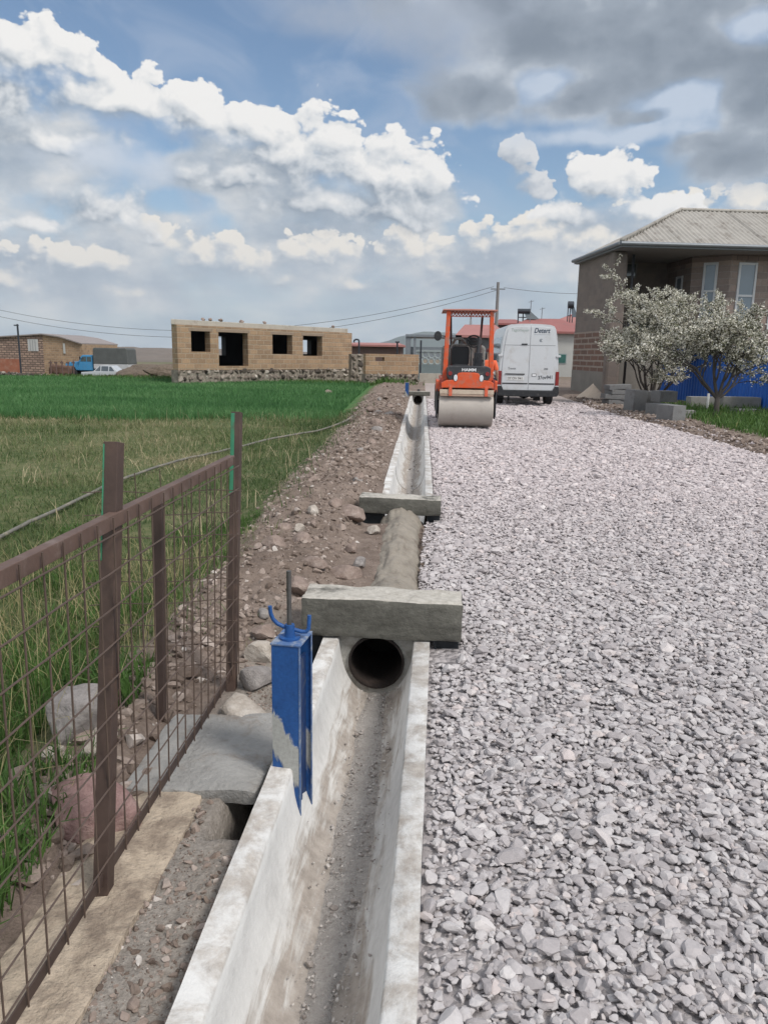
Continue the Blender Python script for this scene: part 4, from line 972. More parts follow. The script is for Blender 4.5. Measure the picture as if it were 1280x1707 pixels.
def build_roller():
    g = at(772.5, 711); r_ = thing('road_roller', 'orange tandem road roller with steel drum and lattice canopy on the gravel', 'road roller', (g[0]+.02, g[1]+.06, ROAD_Z+.05), radians(1.2)); r_.scale = (.95, 1, 1)
    for yy in (0, 1.75):
        b = B(); b.lathe([(-.60, .05), (-.60, .34), (-.60, .385), (-.585, .40), (.585, .40), (.60, .385), (.60, .34), (.60, .05)], 'x', (0, yy, .40), 64)
        d = b.build('drum', drum_m, r_, smooth=30.0)
        
        for s in (-1, 1): h = B(); h.cyl((s*.645, yy, .40), (s*.60, yy, .40), .15); h.build('hub', dark_hood, d, smooth=40.0)
    for s in (-1, 1):
        b = B(); b.prism([(-.34, .25), (-.20, .18), (.30, .18), (.42, .42), (.30, .78), (-.34, .80)], 'x', s*.645-.012, s*.645+.012); b.build('side_plate', dark_hood, r_, bevel=.004)
        b = B(); rbox(b, s*.60-.07, s*.60+.07, -.30, .55, .74, .98, .03, 'x'); b.build('yoke_arm', orange, r_, bevel=.006)
        b = B(); b.prism([(.9, .25), (2.2, .25), (2.2, .8), (.9, .8)], 'x', s*.645-.012, s*.645+.012); b.build('side_plate', dark_hood, r_, bevel=.004)
    # scraper
    b = B(); b.box(-.59, .59, -.415, -.355, .70, .79); s_ = b.build('scraper_bar', pbr('sandy_scraper', (.50, .41, .32), .7, var=.2, scale=6, dirt=(.40, .22, .16), dirt_amt=.4), r_, bevel=.006)
    b = B(); b.box(-.58, .58, -.418, -.352, .655, .695); b.build('scraper_blade', pbr('scraper_rubber', (.36, .26, .20), .8, var=.25, scale=6), s_, bevel=.004)
    for x in (-.36, .42):
        b = B(); b.box(x-.035, x+.035, -.44, -.35, .66, .86); b.build('scraper_bracket', orange_faded, r_, bevel=.006)
        # front frame: orange apron with raised centre, dark hood behind
    b = B(); b.prism([(-.56, .825), (.58, .825), (.58, .93), (.50, .98), (.36, .99), (.24, 1.13), (.15, 1.145), (-.12, 1.145), (-.20, 1.13), (-.30, .99), (-.44, .98), (-.56, .93)], 'y', -.42, -.10); b.build('front_apron', orange, r_, bevel=.012)
    b = B(); b.prism([(-.44, 1.06), (-.40, .995), (-.30, .965), (.34, .965), (.46, .995), (.50, 1.06), (.50, 1.24), (.42, 1.275), (-.38, 1.275), (-.44, 1.24)], 'y', -.400, .25); hd = b.build('dark_hood', dark_hood, r_, bevel=.015)
    text('lettering', 'HAMM', .085, white_txt, hd, (.03, -.405, 1.195), bold=.002, sx=1.25)
    for x in (-.255, .305):
        b = B(); n = 20; b.prism([(x+.042*cos(2*pi*k/n), 1.03+.068*sin(2*pi*k/n)) for k in range(n)], 'y', -.428, -.38); hl = b.build('headlight', chrome, r_, bevel=.008)
        b = B(); b.prism([(x+.055*cos(2*pi*k/n), 1.03+.082*sin(2*pi*k/n)) for k in range(n)], 'y', -.420, -.37); b.build('lamp_surround', black_pl, hl, bevel=.004)
    for x in (-.375, .43):
        b = B(); b.cyl((x, -.418, 1.12), (x, -.38, 1.12), .044, n=18); b.build('red_lamp', red_lens, r_, bevel=.006)
    b = B(); b.box(-.56, .58, .25, 2.25, .80, 1.02); b.box(-.50, .52, .25, 1.0, 1.02, 1.10); b.build('chassis', orange_faded, r_, bevel=.02)
    for s in (-1, 1):
        b = B(); b.box(.01+s*.565-.03, .01+s*.565+.03, -.405, -.28, .80, 1.0); b.build('corner_bracket', pbr('dull_red_bracket', (.22, .035, .025), .6, var=.3), r_, bevel=.006)
    # seat, console, levers
    b = B(); rbox(b, -.32, .08, .52, .66, 1.27, 1.68, .07); st = b.build('seat', pbr('black_vinyl', (.016, .017, .02), .5, var=.25, scale=5, bmp=.3), r_, bevel=.02)
    b = B(); rbox(b, -.30, .06, .18, .56, 1.18, 1.30, .05); b.build('seat_cushion', pbr('black_vinyl', (.016, .017, .02), .5, var=.25), st, bevel=.02)
    b = B(); b.tube([(-.36, .50, 1.26), (-.36, .49, 1.62), (-.30, .49, 1.715), (.06, .49, 1.715), (.12, .49, 1.62), (.12, .50, 1.26)], .018, 8); b.build('seat_frame', dust_m, st, smooth=True)
    b = B(); b.tube([(.24, .30, 1.2), (.27, .36, 1.60), (.28, .38, 1.86)], [.05, .045, .04], 8); b.box(.18, .36, .25, .42, 1.15, 1.55); b.build('control_column', dark_hood, r_, bevel=.01)
    b = B(); t = np.linspace(0, 2*pi, 25); b.tube([(.17+.16*cos(a), .42+.06*sin(a), 1.79+.12*sin(a)) for a in t], .02, 8, cap=False); b.tube([(.03, .42, 1.80), (.31, .42, 1.80)], .015, 6); b.build('steering_wheel', black_pl, r_, smooth=True)
    b = B(); rbox(b, .06, .26, .60, .70, 1.70, 1.88, .05); b.build('headrest', black_pl, r_, bevel=.02)
    for x0, x1, z in ((.14, .16, 1.38), (.20, .24, 1.44), (.38, .36, 1.36)):
        b = B(); b.tube([(x0, .1, 1.2), (x1, .12, z)], .012, 6); b.tube([(x1, .12, z), (x1, .122, z+.05)], .022, 8); b.build('lever', black_pl, r_)
    b = B(); rbox(b, -.52, .50, 1.15, 2.2, 1.0, 1.72, .10, 'y'); b.build('engine_cover', dust_m, r_, bevel=.04)
    b = B(); b.tube([(-.30, 1.1, 1.70), (-.24, .95, 1.84), (-.10, .92, 1.86), (.04, 1.0, 1.74)], .035, 8); b.build('air_duct', dust_m, r_, smooth=True)
    # roll-over frame and canopy
    for (xb, xt) in ((-.485, -.435), (.545, .51)):
        b = B(); b.prism([(xb-.052, .84), (xb+.052, .84), (xt+.045, 2.40), (xt-.045, 2.40)], 'y', -.06, .05); b.build('canopy_post', orange, r_, bevel=.008)
    for (xb, xt) in ((-.29, -.35), (.34, .39)):
        b = B(); b.prism([(xb-.025, 1.1), (xb+.025, 1.1), (xt+.025, 2.36), (xt-.025, 2.36)], 'y', 1.08, 1.14); b.build('rear_post', pbr('dark_red_post', (.07, .03, .03), .6, var=.3), r_)
    b = B(); b.prism([(-.57, 2.40), (.63, 2.40), (.62, 2.425), (.03, 2.435), (-.56, 2.425)], 'y', -.12, 1.22); b.build('canopy_roof', pbr('pinkish_canopy', (.46, .20, .16), .6, var=.2), r_, bevel=.006)
    b = B(); n = 13; w = .94/n
    for k in range(n):
        x0 = -.44+k*w+.03
        for (za, zb) in ((2.285, 2.395), (2.395, 2.285)):
            b.add([(x0-.011, -.055, za), (x0+.011, -.055, za), (x0+w+.011, -.055, zb), (x0+w-.011, -.055, zb), (x0-.011, -.040, za), (x0+.011, -.040, za), (x0+w+.011, -.040, zb), (x0+w-.011, -.040, zb)], [(0, 1, 2, 3), (7, 6, 5, 4), (0, 3, 7, 4), (1, 5, 6, 2)])
    b.box(-.44, .52, -.056, -.038, 2.275, 2.29); b.build('canopy_lattice', pbr('dark_orange_lattice', (.28, .05, .025), .6, var=.3), r_)
    b = B(); b.tube([(.07, .3, 2.4), (.07, .3, 2.2)], .018, 6); b.cyl((.07, .3, 2.2), (.07, .3, 2.13), .028, n=10); b.build('canopy_lamp', chrome, r_)
    # mirror on its arm
    b = B(); b.tube([(-.46, -.02, 1.86), (-.60, -.06, 1.90), (-.70, -.06, 1.90)], .012, 6); mi = b.build('mirror_arm', black_pl, r_)
    b = B(); b.prism([(-.66+.085*cos(2*pi*k/18), 1.88+.10*sin(2*pi*k/18)) for k in range(18)], 'y', -.10, -.05); b.build('mirror', black_pl, mi, bevel=.01)
    b = B(); b.tube([(.62, -.05, 1.10), (.66, -.1, 1.0), (.70, .0, .62), (.67, .1, .55)], .016, 6); b.build('hydraulic_hose', black_pl, r_, smooth=True)
build_roller()

van_white = pbr('white_van_paint', (.56, .575, .59), .32, var=.07, scale=1.5, dirt=(.42, .40, .38), dirt_amt=.4, coat=.35)
def wheel(parent, x, y, r, w, rim_m, side=1):
    t = B(); t.lathe([(-w/2, r*.62), (-w/2, r*.92), (-w/2+.02, r), (w/2-.02, r), (w/2, r*.92), (w/2, r*.62)], 'x', (x, y, r), 28); wh = t.build('wheel', rubber, parent, smooth=35.0)
    q = B(); q.lathe([(-w/2+.015, .02), (-w/2+.015, r*.62), (w/2-.015, r*.62), (w/2-.015, .02)], 'x', (x, y, r), 24); q.build('rim', rim_m, wh, smooth=35.0); return wh
def build_van():
    Yr = 24.45; c = aty(882, 600, Yr); r_ = thing('van', 'white high-roof delivery van parked tail towards us beside the roller', 'van', (c[0], Yr, ROAD_Z+.04), radians(1.0))
    half = [(.60, .38), (.86, .42), (.905, .55), (.915, .80), (.915, 1.15), (.90, 1.45), (.868, 1.80), (.825, 2.10), (.775, 2.32), (.72, 2.415), (.60, 2.455), (.30, 2.475), (0, 2.48)]
    prof = [(-x, z) for x, z in half]+[(x, z) for x, z in half[-2::-1]]
    secs = [(0.0, .975, 1, 0), (.05, 1, 1, 0), (1.2, 1, 1, 0), (3.4, 1, 1, 0), (3.75, .99, 1, 0), (4.35, .95, .82, .0), (4.75, .93, .53, 0), (5.25, .88, .42, 0), (5.40, .80, .36, 0)]
    b = B(); n = len(prof)
    for (y, sx, sz, _) in secs:
        for (x, z) in prof:
            zz = z if z < .9 else .9+(z-.9)*((sz*2.48-.9)/(2.48-.9)); b.v.append((x*sx, y, zz))
    m_ = len(secs)
    b.f += [(i*n+k, i*n+k+1, (i+1)*n+k+1, (i+1)*n+k) for i in range(m_-1) for k in range(n-1)]
    b.f += [(i*n+n-1, i*n, (i+1)*n, (i+1)*n+n-1) for i in range(m_-1)]+[tuple(range(n)), tuple((m_-1)*n+k for k in range(n-1, -1, -1))]
    b.build('body', van_white, r_, smooth=35.0)
    # rear doors: two leaves following the tail outline
    def xe(z): return float(np.interp(z, [p[1] for p in half], [p[0] for p in half]))*.975-.075
    for s in (-1, 1):
        zs = list(np.linspace(.47, 2.30, 22)); out_ = [(s*xe(z), z) for z in zs]; out_ += [(s*(xe(2.30)-.05), 2.37), (s*.30, 2.40), (s*.006, 2.405)]
        b = B(); b.prism([(s*.006, .47)]+out_, 'y', -.022, -.001); d = b.build('rear_door', van_white, r_, bevel=.008)
        w = xe(1.2)
        b = B(); b.box(s*.012 if s > 0 else -w+.04, w-.04 if s > 0 else -.012, -.0245, -.02, 1.828, 1.846); b.build('door_crease', pbr('painted_crease_shadow', (.30, .31, .32), .5, var=.05), d)  # grey strip, the shadow of the crease put into its colour
        b = B(); b.box(s*.02 if s > 0 else -.80, .80 if s > 0 else -.02, -.034, -.02, .655, .69); b.build('rubbing_strip', black_pl, d, bevel=.004)
        for z in (1.52,):
            b = B(); rbox(b, s*.885-.07, s*.885+.07, -.035, .02, z-.035, z+.035, .02); b.build('hinge', van_white, d, bevel=.006)
        b = B(); rbox(b, s*.885-.055, s*.885+.05, -.03, .12, .62, 1.05, .015); tl = b.build('tail_light', red_lens, r_, bevel=.008)
        b = B(); rbox(b, s*.885-.056, s*.885+.051, -.032, .12, .565, .618, .012); b.build('reversing_lens', chrome, tl, bevel=.005)
        if s < 0:
            b = B(); rbox(b, -.26, -.08, -.045, -.02, 1.85, 1.885, .012); b.build('door_handle', black_pl, d, bevel=.004)
            b = B(); b.box(-.72, -.12, -.046, -.02, .945, .975); b.build('plate_lamp_bar', black_pl, d, bevel=.004)
            b = B(); rbox(b, -.67, -.14, -.030, -.02, .765, .885, .01); pl = b.build('number_plate', pbr('plate_white', (.62, .62, .60), .5, var=.08), d, bevel=.002)
            text('plate_number', '37 OV 941', .105, pbr('plate_black', (.03, .03, .035), .6, var=.1), pl, (-.405, -.032, .825), sx=.98)
            text('model_lettering', 'Transit', .085, pbr('badge_grey', (.12, .13, .14), .5, var=.1), d, (-.52, -.0235, 1.125), bold=.001)
            text('faded_lettering', 'Tagomeyer', .13, pbr('faded_green_lettering', (.30, .36, .33), .7, var=.1), d, (-.33, -.0235, 2.285), shear=.12, sx=.92)
        else:
            text('company_lettering', 'Detert', .20, pbr('company_blue', (.035, .055, .09), .6, var=.1), d, (.335, -.0235, 2.275), shear=.25, bold=.004, sx=.86)
            b = B(); b.box(.10, .58, -.0245, -.02, 2.155, 2.162); b.build('lettering_rule', pbr('rule_grey', (.25, .27, .31), .6), d)
            text('emblem', 'C', .13, pbr('emblem_grey', (.20, .22, .24), .6), d, (.32, -.0235, 1.98), bold=.004)
            b = B(); b.add([(.320+.02*cos(a), -.0245, 1.98+.028*sin(a)) for a in np.linspace(0, 2*pi, 10)[:-1]], [tuple(range(9))]); b.build('emblem_dot', pbr('emblem_grey', (.20, .22, .24), .6), d)
            text('badge', '350', .08, pbr('badge_grey', (.12, .13, .14), .5), d, (.52, -.0235, 1.125), bold=.002)
            b = B(); rbox(b, .09, .24, -.0255, -.02, .885, .985, .02); b.build('sticker_border', pbr('sticker_grey', (.18, .19, .2), .6), d); b = B(); rbox(b, .115, .225, -.0275, -.02, .905, .965, .012); b.build('sticker', white_txt, d)
            text('painted_number', '37ov941', .155, pbr('number_black', (.03, .035, .045), .6), d, (.52, -.0235, .865), rot=(radians(90), radians(-3), 0), bold=.003, sx=.86)
    b = B(); b.prism([(-.93, .60), (-.95, .40), (-.90, .29), (-.5, .27), (.5, .27), (.90, .29), (.95, .40), (.93, .60), (.82, .60), (.76, .47), (-.76, .47), (-.82, .60)], 'y', -.11, .12); b.build('bumper', black_pl, r_, bevel=.02)
    # under the floor: axle with differential, spare bracket, mudflap
    b = B(); b.tube([(-.72, .98, .33), (.72, .98, .33)], .06, 10); b.lathe([(-.22, .05), (-.14, .13), (0, .18), (.14, .13), (.22, .05)], 'x', (.02, .98, .33), 20); b.box(-.78, .78, .2, 4.4, .40, .52); b.build('rear_axle', black_pl, r_, smooth=35.0)
    b = B(); b.box(.26, .48, .55, .60, .12, .45); b.tube([(-.55, .3, .30), (-.55, .32, .12)], .03, 8); b.build('silencer', black_pl, r_)
    gm = pbr('grey_rim', (.22, .22, .23), .5, .5, var=.2)
    for x in (-.78, .78):
        wheel(r_, x, .98, .335, .24, gm); wheel(r_, x, 4.3, .335, .22, gm)
    for s in (-1, 1):
        # side glass follows the sloping body side
        pts = [(.87, 1.46), (.845, 1.80), (.815, 2.02)] 
        b = B(); xa = [float(np.interp(z, [p[1] for p in half], [p[0] for p in half]))+.004 for z in (1.30, 1.6, 1.9, 2.08)]
        vs = [(s*x, y, z) for y in (.30, 3.1) for x, z in zip(xa, (1.30, 1.6, 1.9, 2.08))]; b.add(vs, [(0, 1, 5, 4), (1, 2, 6, 5), (2, 3, 7, 6)]); b.build('side_window', glass_lt, r_)
        b = B(); b.tube([(s*.90, 3.9, 1.35), (s*1.05, 3.9, 1.38)], .02, 6); b.box(s*1.09-.08, s*1.09+.08, 3.86, 3.94, 1.25, 1.58); b.build('mirror', black_pl, r_, bevel=.02)
        b = B(); b.box(s*.918-.006, s*.918+.006, .15, 4.4, .68, .74); b.build('side_strip', black_pl, r_)
build_van()

# worker behind the roller
def skin_fig(name, verts, edges, rad, mat, parent, root=0, lev=2):
    me = bpy.data.meshes.new(name); me.from_pydata(verts, edges, []); me.update(); o = bpy.data.objects.new(name, me); COL.objects.link(o); me.materials.append(mat); o.parent = parent
    sk = o.modifiers.new('skin', 'SKIN'); sk.use_smooth_shade = True
    for i, v in enumerate(me.skin_vertices[0].data): v.radius = rad[i] if hasattr(rad[i], '__len__') else (rad[i], rad[i]); v.use_root = (i == root)
    sb = o.modifiers.new('sub', 'SUBSURF'); sb.levels = lev; sb.render_levels = lev; return o
def build_worker():
    c = aty(814.5, 620, 23.3)
    p = thing('person', 'worker in an orange vest and dark trousers standing behind the roller', 'person', (c[0], 23.3, ROAD_Z-.05), radians(165))
    skin = pbr('skin', (.36, .20, .14), .6, var=.12)
    V = [(0, 0, .93), (0, .01, 1.12), (0, .015, 1.34), (0, 0, 1.47), (0, -.02, 1.56), (0, -.03, 1.68), (0, -.02, 1.75),
         (.18, .01, 1.40), (.25, .03, 1.14), (.25, -.05, .92), (.25, -.09, .82), (-.18, .01, 1.40), (-.25, .03, 1.14), (-.25, -.05, .92), (-.25, -.09, .82),
         (.10, 0, .86), (.12, -.01, .48), (.12, .02, .09), (.12, -.14, .035), (-.10, 0, .86), (-.12, -.01, .48), (-.12, .02, .09), (-.12, -.14, .035)]
    E_ = [(0, 1), (1, 2), (2, 3), (3, 4), (4, 5), (5, 6), (2, 7), (7, 8), (8, 9), (9, 10), (2, 11), (11, 12), (12, 13), (13, 14), (0, 15), (15, 16), (16, 17), (17, 18), (0, 19), (19, 20), (20, 21), (21, 22)]
    R = [(.15, .11), (.14, .105), (.16, .11), .06, .07, (.085, .10), .06, .06, .048, .038, .035, .06, .048, .038, .035, .085, .06, .045, .035, .085, .06, .045, .035]
    skin_fig('body', V, E_, R, skin, p)
    tv = [V[0], V[1], V[2], (0, .0, 1.45), V[7], V[8], V[11], V[12]]; skin_fig('vest', tv, [(0, 1), (1, 2), (2, 3), (2, 4), (4, 5), (2, 6), (6, 7)], [(.18, .135), (.17, .13), (.185, .135), (.09, .09), .08, .065, .08, .065], pbr('orange_vest', (.75, .13, .05), .7, var=.12, scale=6), p)
    b = B(); b.lathe([(1.08, .185), (1.13, .186)], 'z', (0, .01, 0), 24); b.build('reflective_band', pbr('reflective_band', (.6, .6, .56), .5), p)
    lv = [(0, 0, .95)]+V[15:18]+V[19:22]; skin_fig('trousers', lv, [(0, 1), (1, 2), (2, 3), (0, 4), (4, 5), (5, 6)], [(.165, .13), .11, .085, .075, .11, .085, .075], pbr('navy_cloth', (.03, .03, .06), .85, var=.2, scale=9), p)
    b = B(); b.lathe([(1.70, .108), (1.76, .105), (1.80, .07), (1.815, .01)], 'z', (0, -.02, 0), 18); b.box(-.07, .07, -.20, -.08, 1.70, 1.715); b.build('cap', pbr('dark_red_cap', (.10, .02, .02), .8, var=.2), p, smooth=40.0)
    b = B(); b.lathe([(-.135, .005), (-.128, .018), (-.11, .022)], 'y', (0, -.005, 1.655), 10); b.build('nose', skin, p, smooth=True)
build_worker()

# old lorry and saloon beyond the field
def build_truck():
    Y = 76; c = aty(168, 625, Y); z0 = float(ground_h(c[0], Y)); r_ = thing('truck', 'blue bonneted old lorry with dark canvas back behind the stone wall', 'truck', (c[0], Y, z0))
    blue = pbr('sky_blue_paint', (.045, .22, .42), .5, var=.15, scale=2, dirt=(.16, .20, .22), dirt_amt=.3)
    b = B(); b.prism([(-3.1, .75), (-3.1, 1.35), (-3.0, 1.52), (-1.75, 1.62), (-1.75, .75), (-2.05, .75), (-2.15, 1.02), (-2.35, 1.14), (-2.6, 1.14), (-2.8, 1.02), (-2.9, .75)], 'y', -1.0, 1.0); b.build('bonnet', blue, r_, bevel=.06)
    b = B(); b.prism([(-1.75, .75), (-1.75, 1.62), (-1.45, 2.15), (-1.3, 2.25), (-.35, 2.25), (-.3, 2.1), (-.3, .75)], 'y', -1.0, 1.0); cb = b.build('cab', blue, r_, bevel=.05)
    b = B(); b.prism([(-1.58, 1.62), (-1.32, 2.08), (-.95, 2.08), (-.95, 1.62)], 'y', -1.012, 1.012); b.build('cab_window', glass_dk, cb); b = B(); b.prism([(-.88, 1.62), (-.88, 2.08), (-.45, 2.08), (-.45, 1.62)], 'y', -1.012, 1.012); b.build('cab_window', glass_dk, cb)
    b = B(); b.box(-.15, 3.3, -1.15, 1.15, .95, 1.45); b.build('cargo_bed', pbr('grey_planks', (.42, .42, .43), .8, var=.25, scale=3), r_, bevel=.02)
    b = B(); b.prism([(-.18, 1.40), (-.18, 2.85), (-.05, 2.98), (3.1, 2.98), (3.26, 2.85), (3.34, 1.40)], 'y', -1.18, 1.18); b.build('canvas_cover', pbr('dark_canvas', (.085, .09, .088), .9, var=.25, scale=2, bmp=.5, bscale=12, bdist=.03), r_, bevel=.08)
    b = B(); b.box(-3.0, 3.3, -.45, .45, .62, .85); b.box(-3.2, -3.1, -1.0, 1.0, .62, .85); b.build('chassis', black_pl, r_)
    for y in (-.9, .9):
        for x in (-2.48, 2.1):
            t = B(); t.lathe([(-.14, .28), (-.14, .45), (-.1, .49), (.1, .49), (.14, .45), (.14, .28)], 'y', (x, y, .49), 24); w = t.build('wheel', rubber, r_, smooth=35.0)
            q = B(); q.lathe([(-.12, .03), (-.12, .28), (.12, .28), (.12, .03)], 'y', (x, y, .49), 18); q.build('rim', pbr('blue_rim', (.07, .14, .22), .6), w, smooth=35.0)
    b = B(); b.cyl((-3.12, -.75, 1.15), (-3.05, -.75, 1.15), .12, n=14); b.build('headlight', chrome, r_)
    b = B(); b.tube([(-1.35, -1.0, 1.9), (-1.45, -1.25, 1.95)], .02, 6); b.box(-1.5, -1.42, -1.35, -1.2, 1.8, 2.1); b.build('mirror', black_pl, r_)
build_truck()
def build_car():
    Y = 67; c = aty(180, 628, Y); z0 = float(ground_h(c[0], Y))-.22; r_ = thing('car', 'white old three-box saloon car parked in front of the lorry', 'car', (c[0], Y, z0))
    wp = pbr('white_car_paint', (.42, .44, .46), .35, var=.08, scale=2, dirt=(.4, .38, .36), dirt_amt=.35, coat=.3)
    b = B(); b.prism([(-2.05, .35), (-2.1, .55), (-2.05, .82), (-1.0, .90), (1.15, .92), (1.98, .86), (2.03, .6), (1.95, .35), (1.62, .32), (1.55, .52), (1.38, .62), (1.15, .62), (.98, .52), (.92, .32), (-.95, .32), (-1.02, .52), (-1.18, .62), (-1.42, .62), (-1.58, .52), (-1.65, .32)], 'y', -.80, .80); b.build('body', wp, r_, bevel=.05)
    b = B(); vs = [(-.98, .90), (-.42, 1.40), (.62, 1.42), (1.22, .92)]; b.add([(x, y*(.78 if z < 1 else .64), z) for y in (-1, 1) for x, z in vs], [(0, 1, 2, 3), (7, 6, 5, 4), (0, 4, 5, 1), (1, 5, 6, 2), (2, 6, 7, 3)]); b.build('cabin', wp, r_, bevel=.04)
    for (a0, a1, t0, t1) in ((-.80, -.32, -.40, -.32), (-.24, .38, -.24, .38), (.46, .95, .46, .60)):
        for s in (-1, 1): b = B(); b.add([(a0, s*.785, .95), (a1, s*.785, .95), (t1, s*.655, 1.36), (t0, s*.655, 1.36)], [(0, 1, 2, 3)]); b.build('side_window', glass_dk, r_)
    b = B(); b.add([(-.96, -.66, .95), (-.96, .66, .95), (-.47, .56, 1.37), (-.47, -.56, 1.37)], [(0, 1, 2, 3)]); b.build('windscreen', glass_dk, r_)
    for s in (-1, 1):
        for x in (-1.30, 1.27):
            t = B(); t.lathe([(-.08, .18), (-.08, .27), (-.06, .30), (.06, .30), (.08, .27), (.08, .18)], 'y', (x, s*.72, .30), 22); w = t.build('wheel', rubber, r_, smooth=35.0)
            q = B(); q.lathe([(-.07, .02), (-.07, .18), (.07, .18), (.07, .02)], 'y', (x, s*.72, .30), 16); q.build('rim', pbr('grey_rim', (.3, .3, .3), .5, .4), w, smooth=35.0)
    b = B(); b.box(-2.16, -2.08, -.78, .78, .42, .54); b.build('front_bumper', chrome, r_, bevel=.02); b = B(); b.box(2.0, 2.08, -.78, .78, .42, .54); b.build('rear_bumper', chrome, r_, bevel=.02)
build_car()

# ------------------------------------------------------------------ unfinished house across the field
tuff = masonry('tuff_blocks', (.355, .24, .15), (.25, .17, .11), (.36, .285, .21), .46, .23, .020, .55, .9, stain=(.15, .11, .085), stain_amt=.35)
rubble_base = rock_mat('rubble_masonry_fill', (.10, .085, .07), (.22, .19, .155), (.36, .32, .27))
conc_lt = pbr('ring_beam_concrete', (.38, .35, .30), .9, var=.22, scale=2, bmp=.5, bscale=20, dirt=(.24, .20, .16), dirt_amt=.4)
void_m = pbr('dark_interior', (.045, .045, .05), .95, var=.3, scale=2)  # near-black tone for the rear wall and floor behind the openings
def wall_with_openings(b, L, z0, z1, y0, y1, ops):
    """wall along x from 0 to L between y0,y1 with rectangular openings (x0,x1,z0,z1)"""
    xs = sorted({0, L, *[o[0] for o in ops], *[o[1] for o in ops]}); 
    for i in range(len(xs)-1):
        xm = (xs[i]+xs[i+1])/2; cuts = sorted([(o[2], o[3]) for o in ops if o[0] < xm < o[1]]); z = z0
        for (a, c) in cuts:
            if a > z: b.box(xs[i], xs[i+1], y0, y1, z, a)
            z = c
        if z < z1: b.box(xs[i], xs[i+1], y0, y1, z, z1)
def clean(o):
    bm = bmesh.new(); bm.from_mesh(o.data); bmesh.ops.remove_doubles(bm, verts=bm.verts, dist=.0005); bmesh.ops.dissolve_limit(bm, angle_limit=.01, verts=bm.verts, edges=bm.edges)
    bm.to_mesh(o.data); bm.free(); return o
def plane_hit(px, py, o, ex):
    """pixel ray against the vertical plane through o along ex: (distance along ex, z)"""
    n = np.array([-ex[1], ex[0], 0.]); d = ray(px, py); t = ((o-CAM)@n)/(d@n); q = CAM+d*t; return float((q-o)@ex), float(q[2])
def stone_course(name, parent, x0, x1, z0, z1, y, mat, rg, s=.16, dens=1.0):
    V_, F_ = rock_variants(2, 12, 8, .03, seed=71); n = int((x1-x0)*(z1-z0)/(s*s)*1.25*dens)
    nx = int((x1-x0)/s); nz = max(1, int((z1-z0)/(s*.8))); X, Z = np.meshgrid(np.linspace(x0+s/2, x1-s/2, nx), np.linspace(z0+s*.3, z1-s*.3, nz))
    X = X.ravel()+rg.normal(0, s*.18, X.size); Z = Z.ravel()+rg.normal(0, s*.12, Z.size)
    V, Fc, R = stones(np.stack([X, np.full_like(X, y), Z], 1), s*rg.uniform(.45, .85, X.size), V_, F_, rg, (1, .6, .8), 1.0)
    return np_mesh(name, V, Fc, mat, parent, R)
wall_stone = stones_mat('wall_stone', [(0, (.06, .05, .042)), (.4, (.15, .122, .10)), (.75, (.255, .215, .18)), (1, (.40, .36, .31))], .3, 30, .01)
